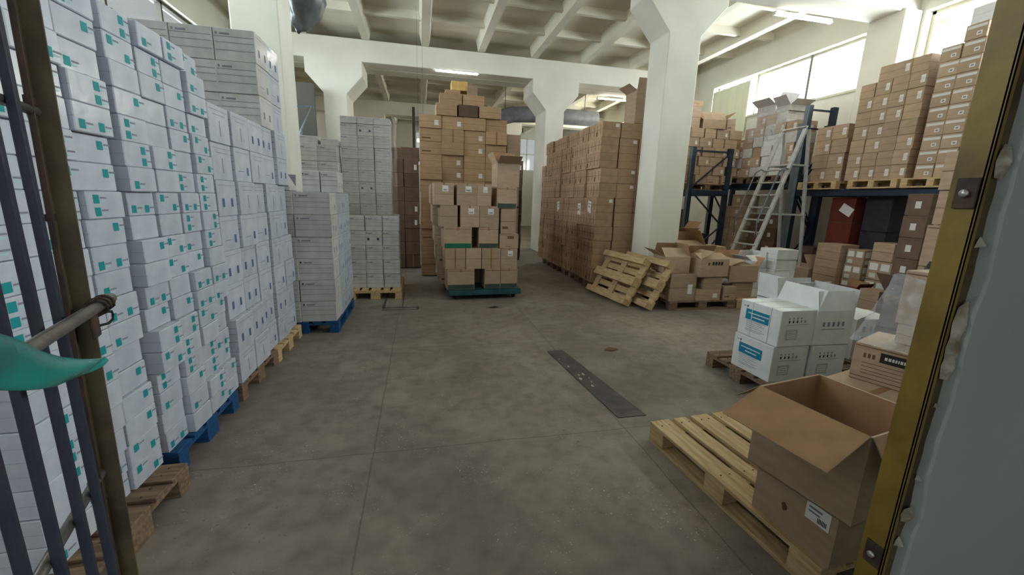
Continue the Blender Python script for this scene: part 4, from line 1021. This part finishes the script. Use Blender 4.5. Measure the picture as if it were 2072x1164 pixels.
lamp(.6, 1.8, 3.5, 5.5, 'added unseen fill tube lamp on ceiling above the doorway bay')  # out-of-view lamp added to brighten the near bay
lamp(4.2, 5.4, 2.6, 5.5, 'added unseen fill tube lamp on ceiling over the foreground cartons')  # second out-of-view lamp added as fill
for x, y, z, lab in ((.1, 10.6, 3.33, 'upper small glowing bulb left of the big pile'), (-.02, 10.6, 2.95, 'lower small glowing bulb left of the big pile')):
    E = empty('hanging_bulb', (x, y, z), 0, lab, 'lamp', 'small glowing bulbs beyond the opening')
    b = MB(); b.tube([(0, 0, -.04), (0, 0, -.02), (0, 0, .02), (0, 0, .04)], [.012, .035, .035, .012], 'bulb', 10); b.build('bulb', E)
    b = MB(); b.tube([(0, 0, .04), (0, 0, ZS-z)], .002, 'rubber', 6); b.build('cord', E)
# duct beyond the opening
b = MB(); path = [(2.42, 15.5, 3.95), (2.55, 15.4, 4.22), (2.85, 15.25, 4.48), (3.3, 15.2, 4.6), (4.2, 15.2, 4.66), (6.5, 15.2, 4.66)]
b.tube(path, .27, 'duct', 14)
for x in (3.0, 4.2, 6.0): b.tube([(x, 15.2, 4.6), (x, 15.2, ZS)], .012, 'steel_dark', 6)
b.build('air_duct', label='grey bent air duct beyond the opening at right', cat='duct')
# film-wrapped duct by the left pillar
b = MB(); b.tube([(-1.78, 7.3, 5.8), (-1.74, 7.3, 5.2), (-1.68, 7.3, 4.8), (-1.62, 7.3, 4.4), (-1.68, 7.3, 4.1), (-1.76, 7.3, 3.95)], [.28, .33, .38, .33, .20, .05], 'film_dark', 12)
o = b.build('wrapped_duct', label='film-wrapped grey duct hanging beside top of the left pillar', cat='duct')
dm = o.modifiers.new('sub', 'SUBSURF'); dm.levels = dm.render_levels = 2
tx = bpy.data.textures.new('crumple', 'CLOUDS'); tx.noise_scale = .16
dd = o.modifiers.new('d', 'DISPLACE'); dd.texture = tx; dd.strength = .14
# pipework behind the left pillar
b = MB(); b.tube([(-3.2, 11.0, 3.55), (-2.45, 11.0, 3.62), (-2.75, 11.0, 3.0), (-2.6, 11.0, 2.6)], .03, 'steel_grey', 8)
b.tube([(-3.1, 11.0, 3.05), (-2.3, 11.0, 2.7)], .05, 'steel_grey', 8); b.tube([(-2.7, 11.0, 3.1), (-2.72, 11.0, 0)], .03, 'steel_grey', 8)
b.build('pipework', label='bent grey pipework behind the left pillar', cat='pipes')
b = MB(); b.box((-2.95, 11.8, 0), (-2.55, 11.9, 4.3), 'dark_frame'); b.build('dark_door_panel', label='dark narrow panel beside the back left column', cat='panel')
b = MB(); b.tube([(-.15, 13.2, 0), (-.15, 13.2, 4.2)], .04, 'ink_dark', 8); b.build('thin_post', label='thin dark post seen through the far opening', cat='post')
# pale sheet at the far end of the window band
b = MB(); n = 16; vs = []
for i in range(n+1):
    y = 10.05+1.45*i/n; x = XW-.05-.02*math.sin(i*1.9); vs += [(x, y, 3.5), (x, y, 4.9)]
b.poly(vs, [(2*i, 2*i+1, 2*i+3, 2*i+2) for i in range(n)], 'curtain', True); b.build('window_sheet', label='pale yellowish sheet hung over far end of the window', cat='curtain')
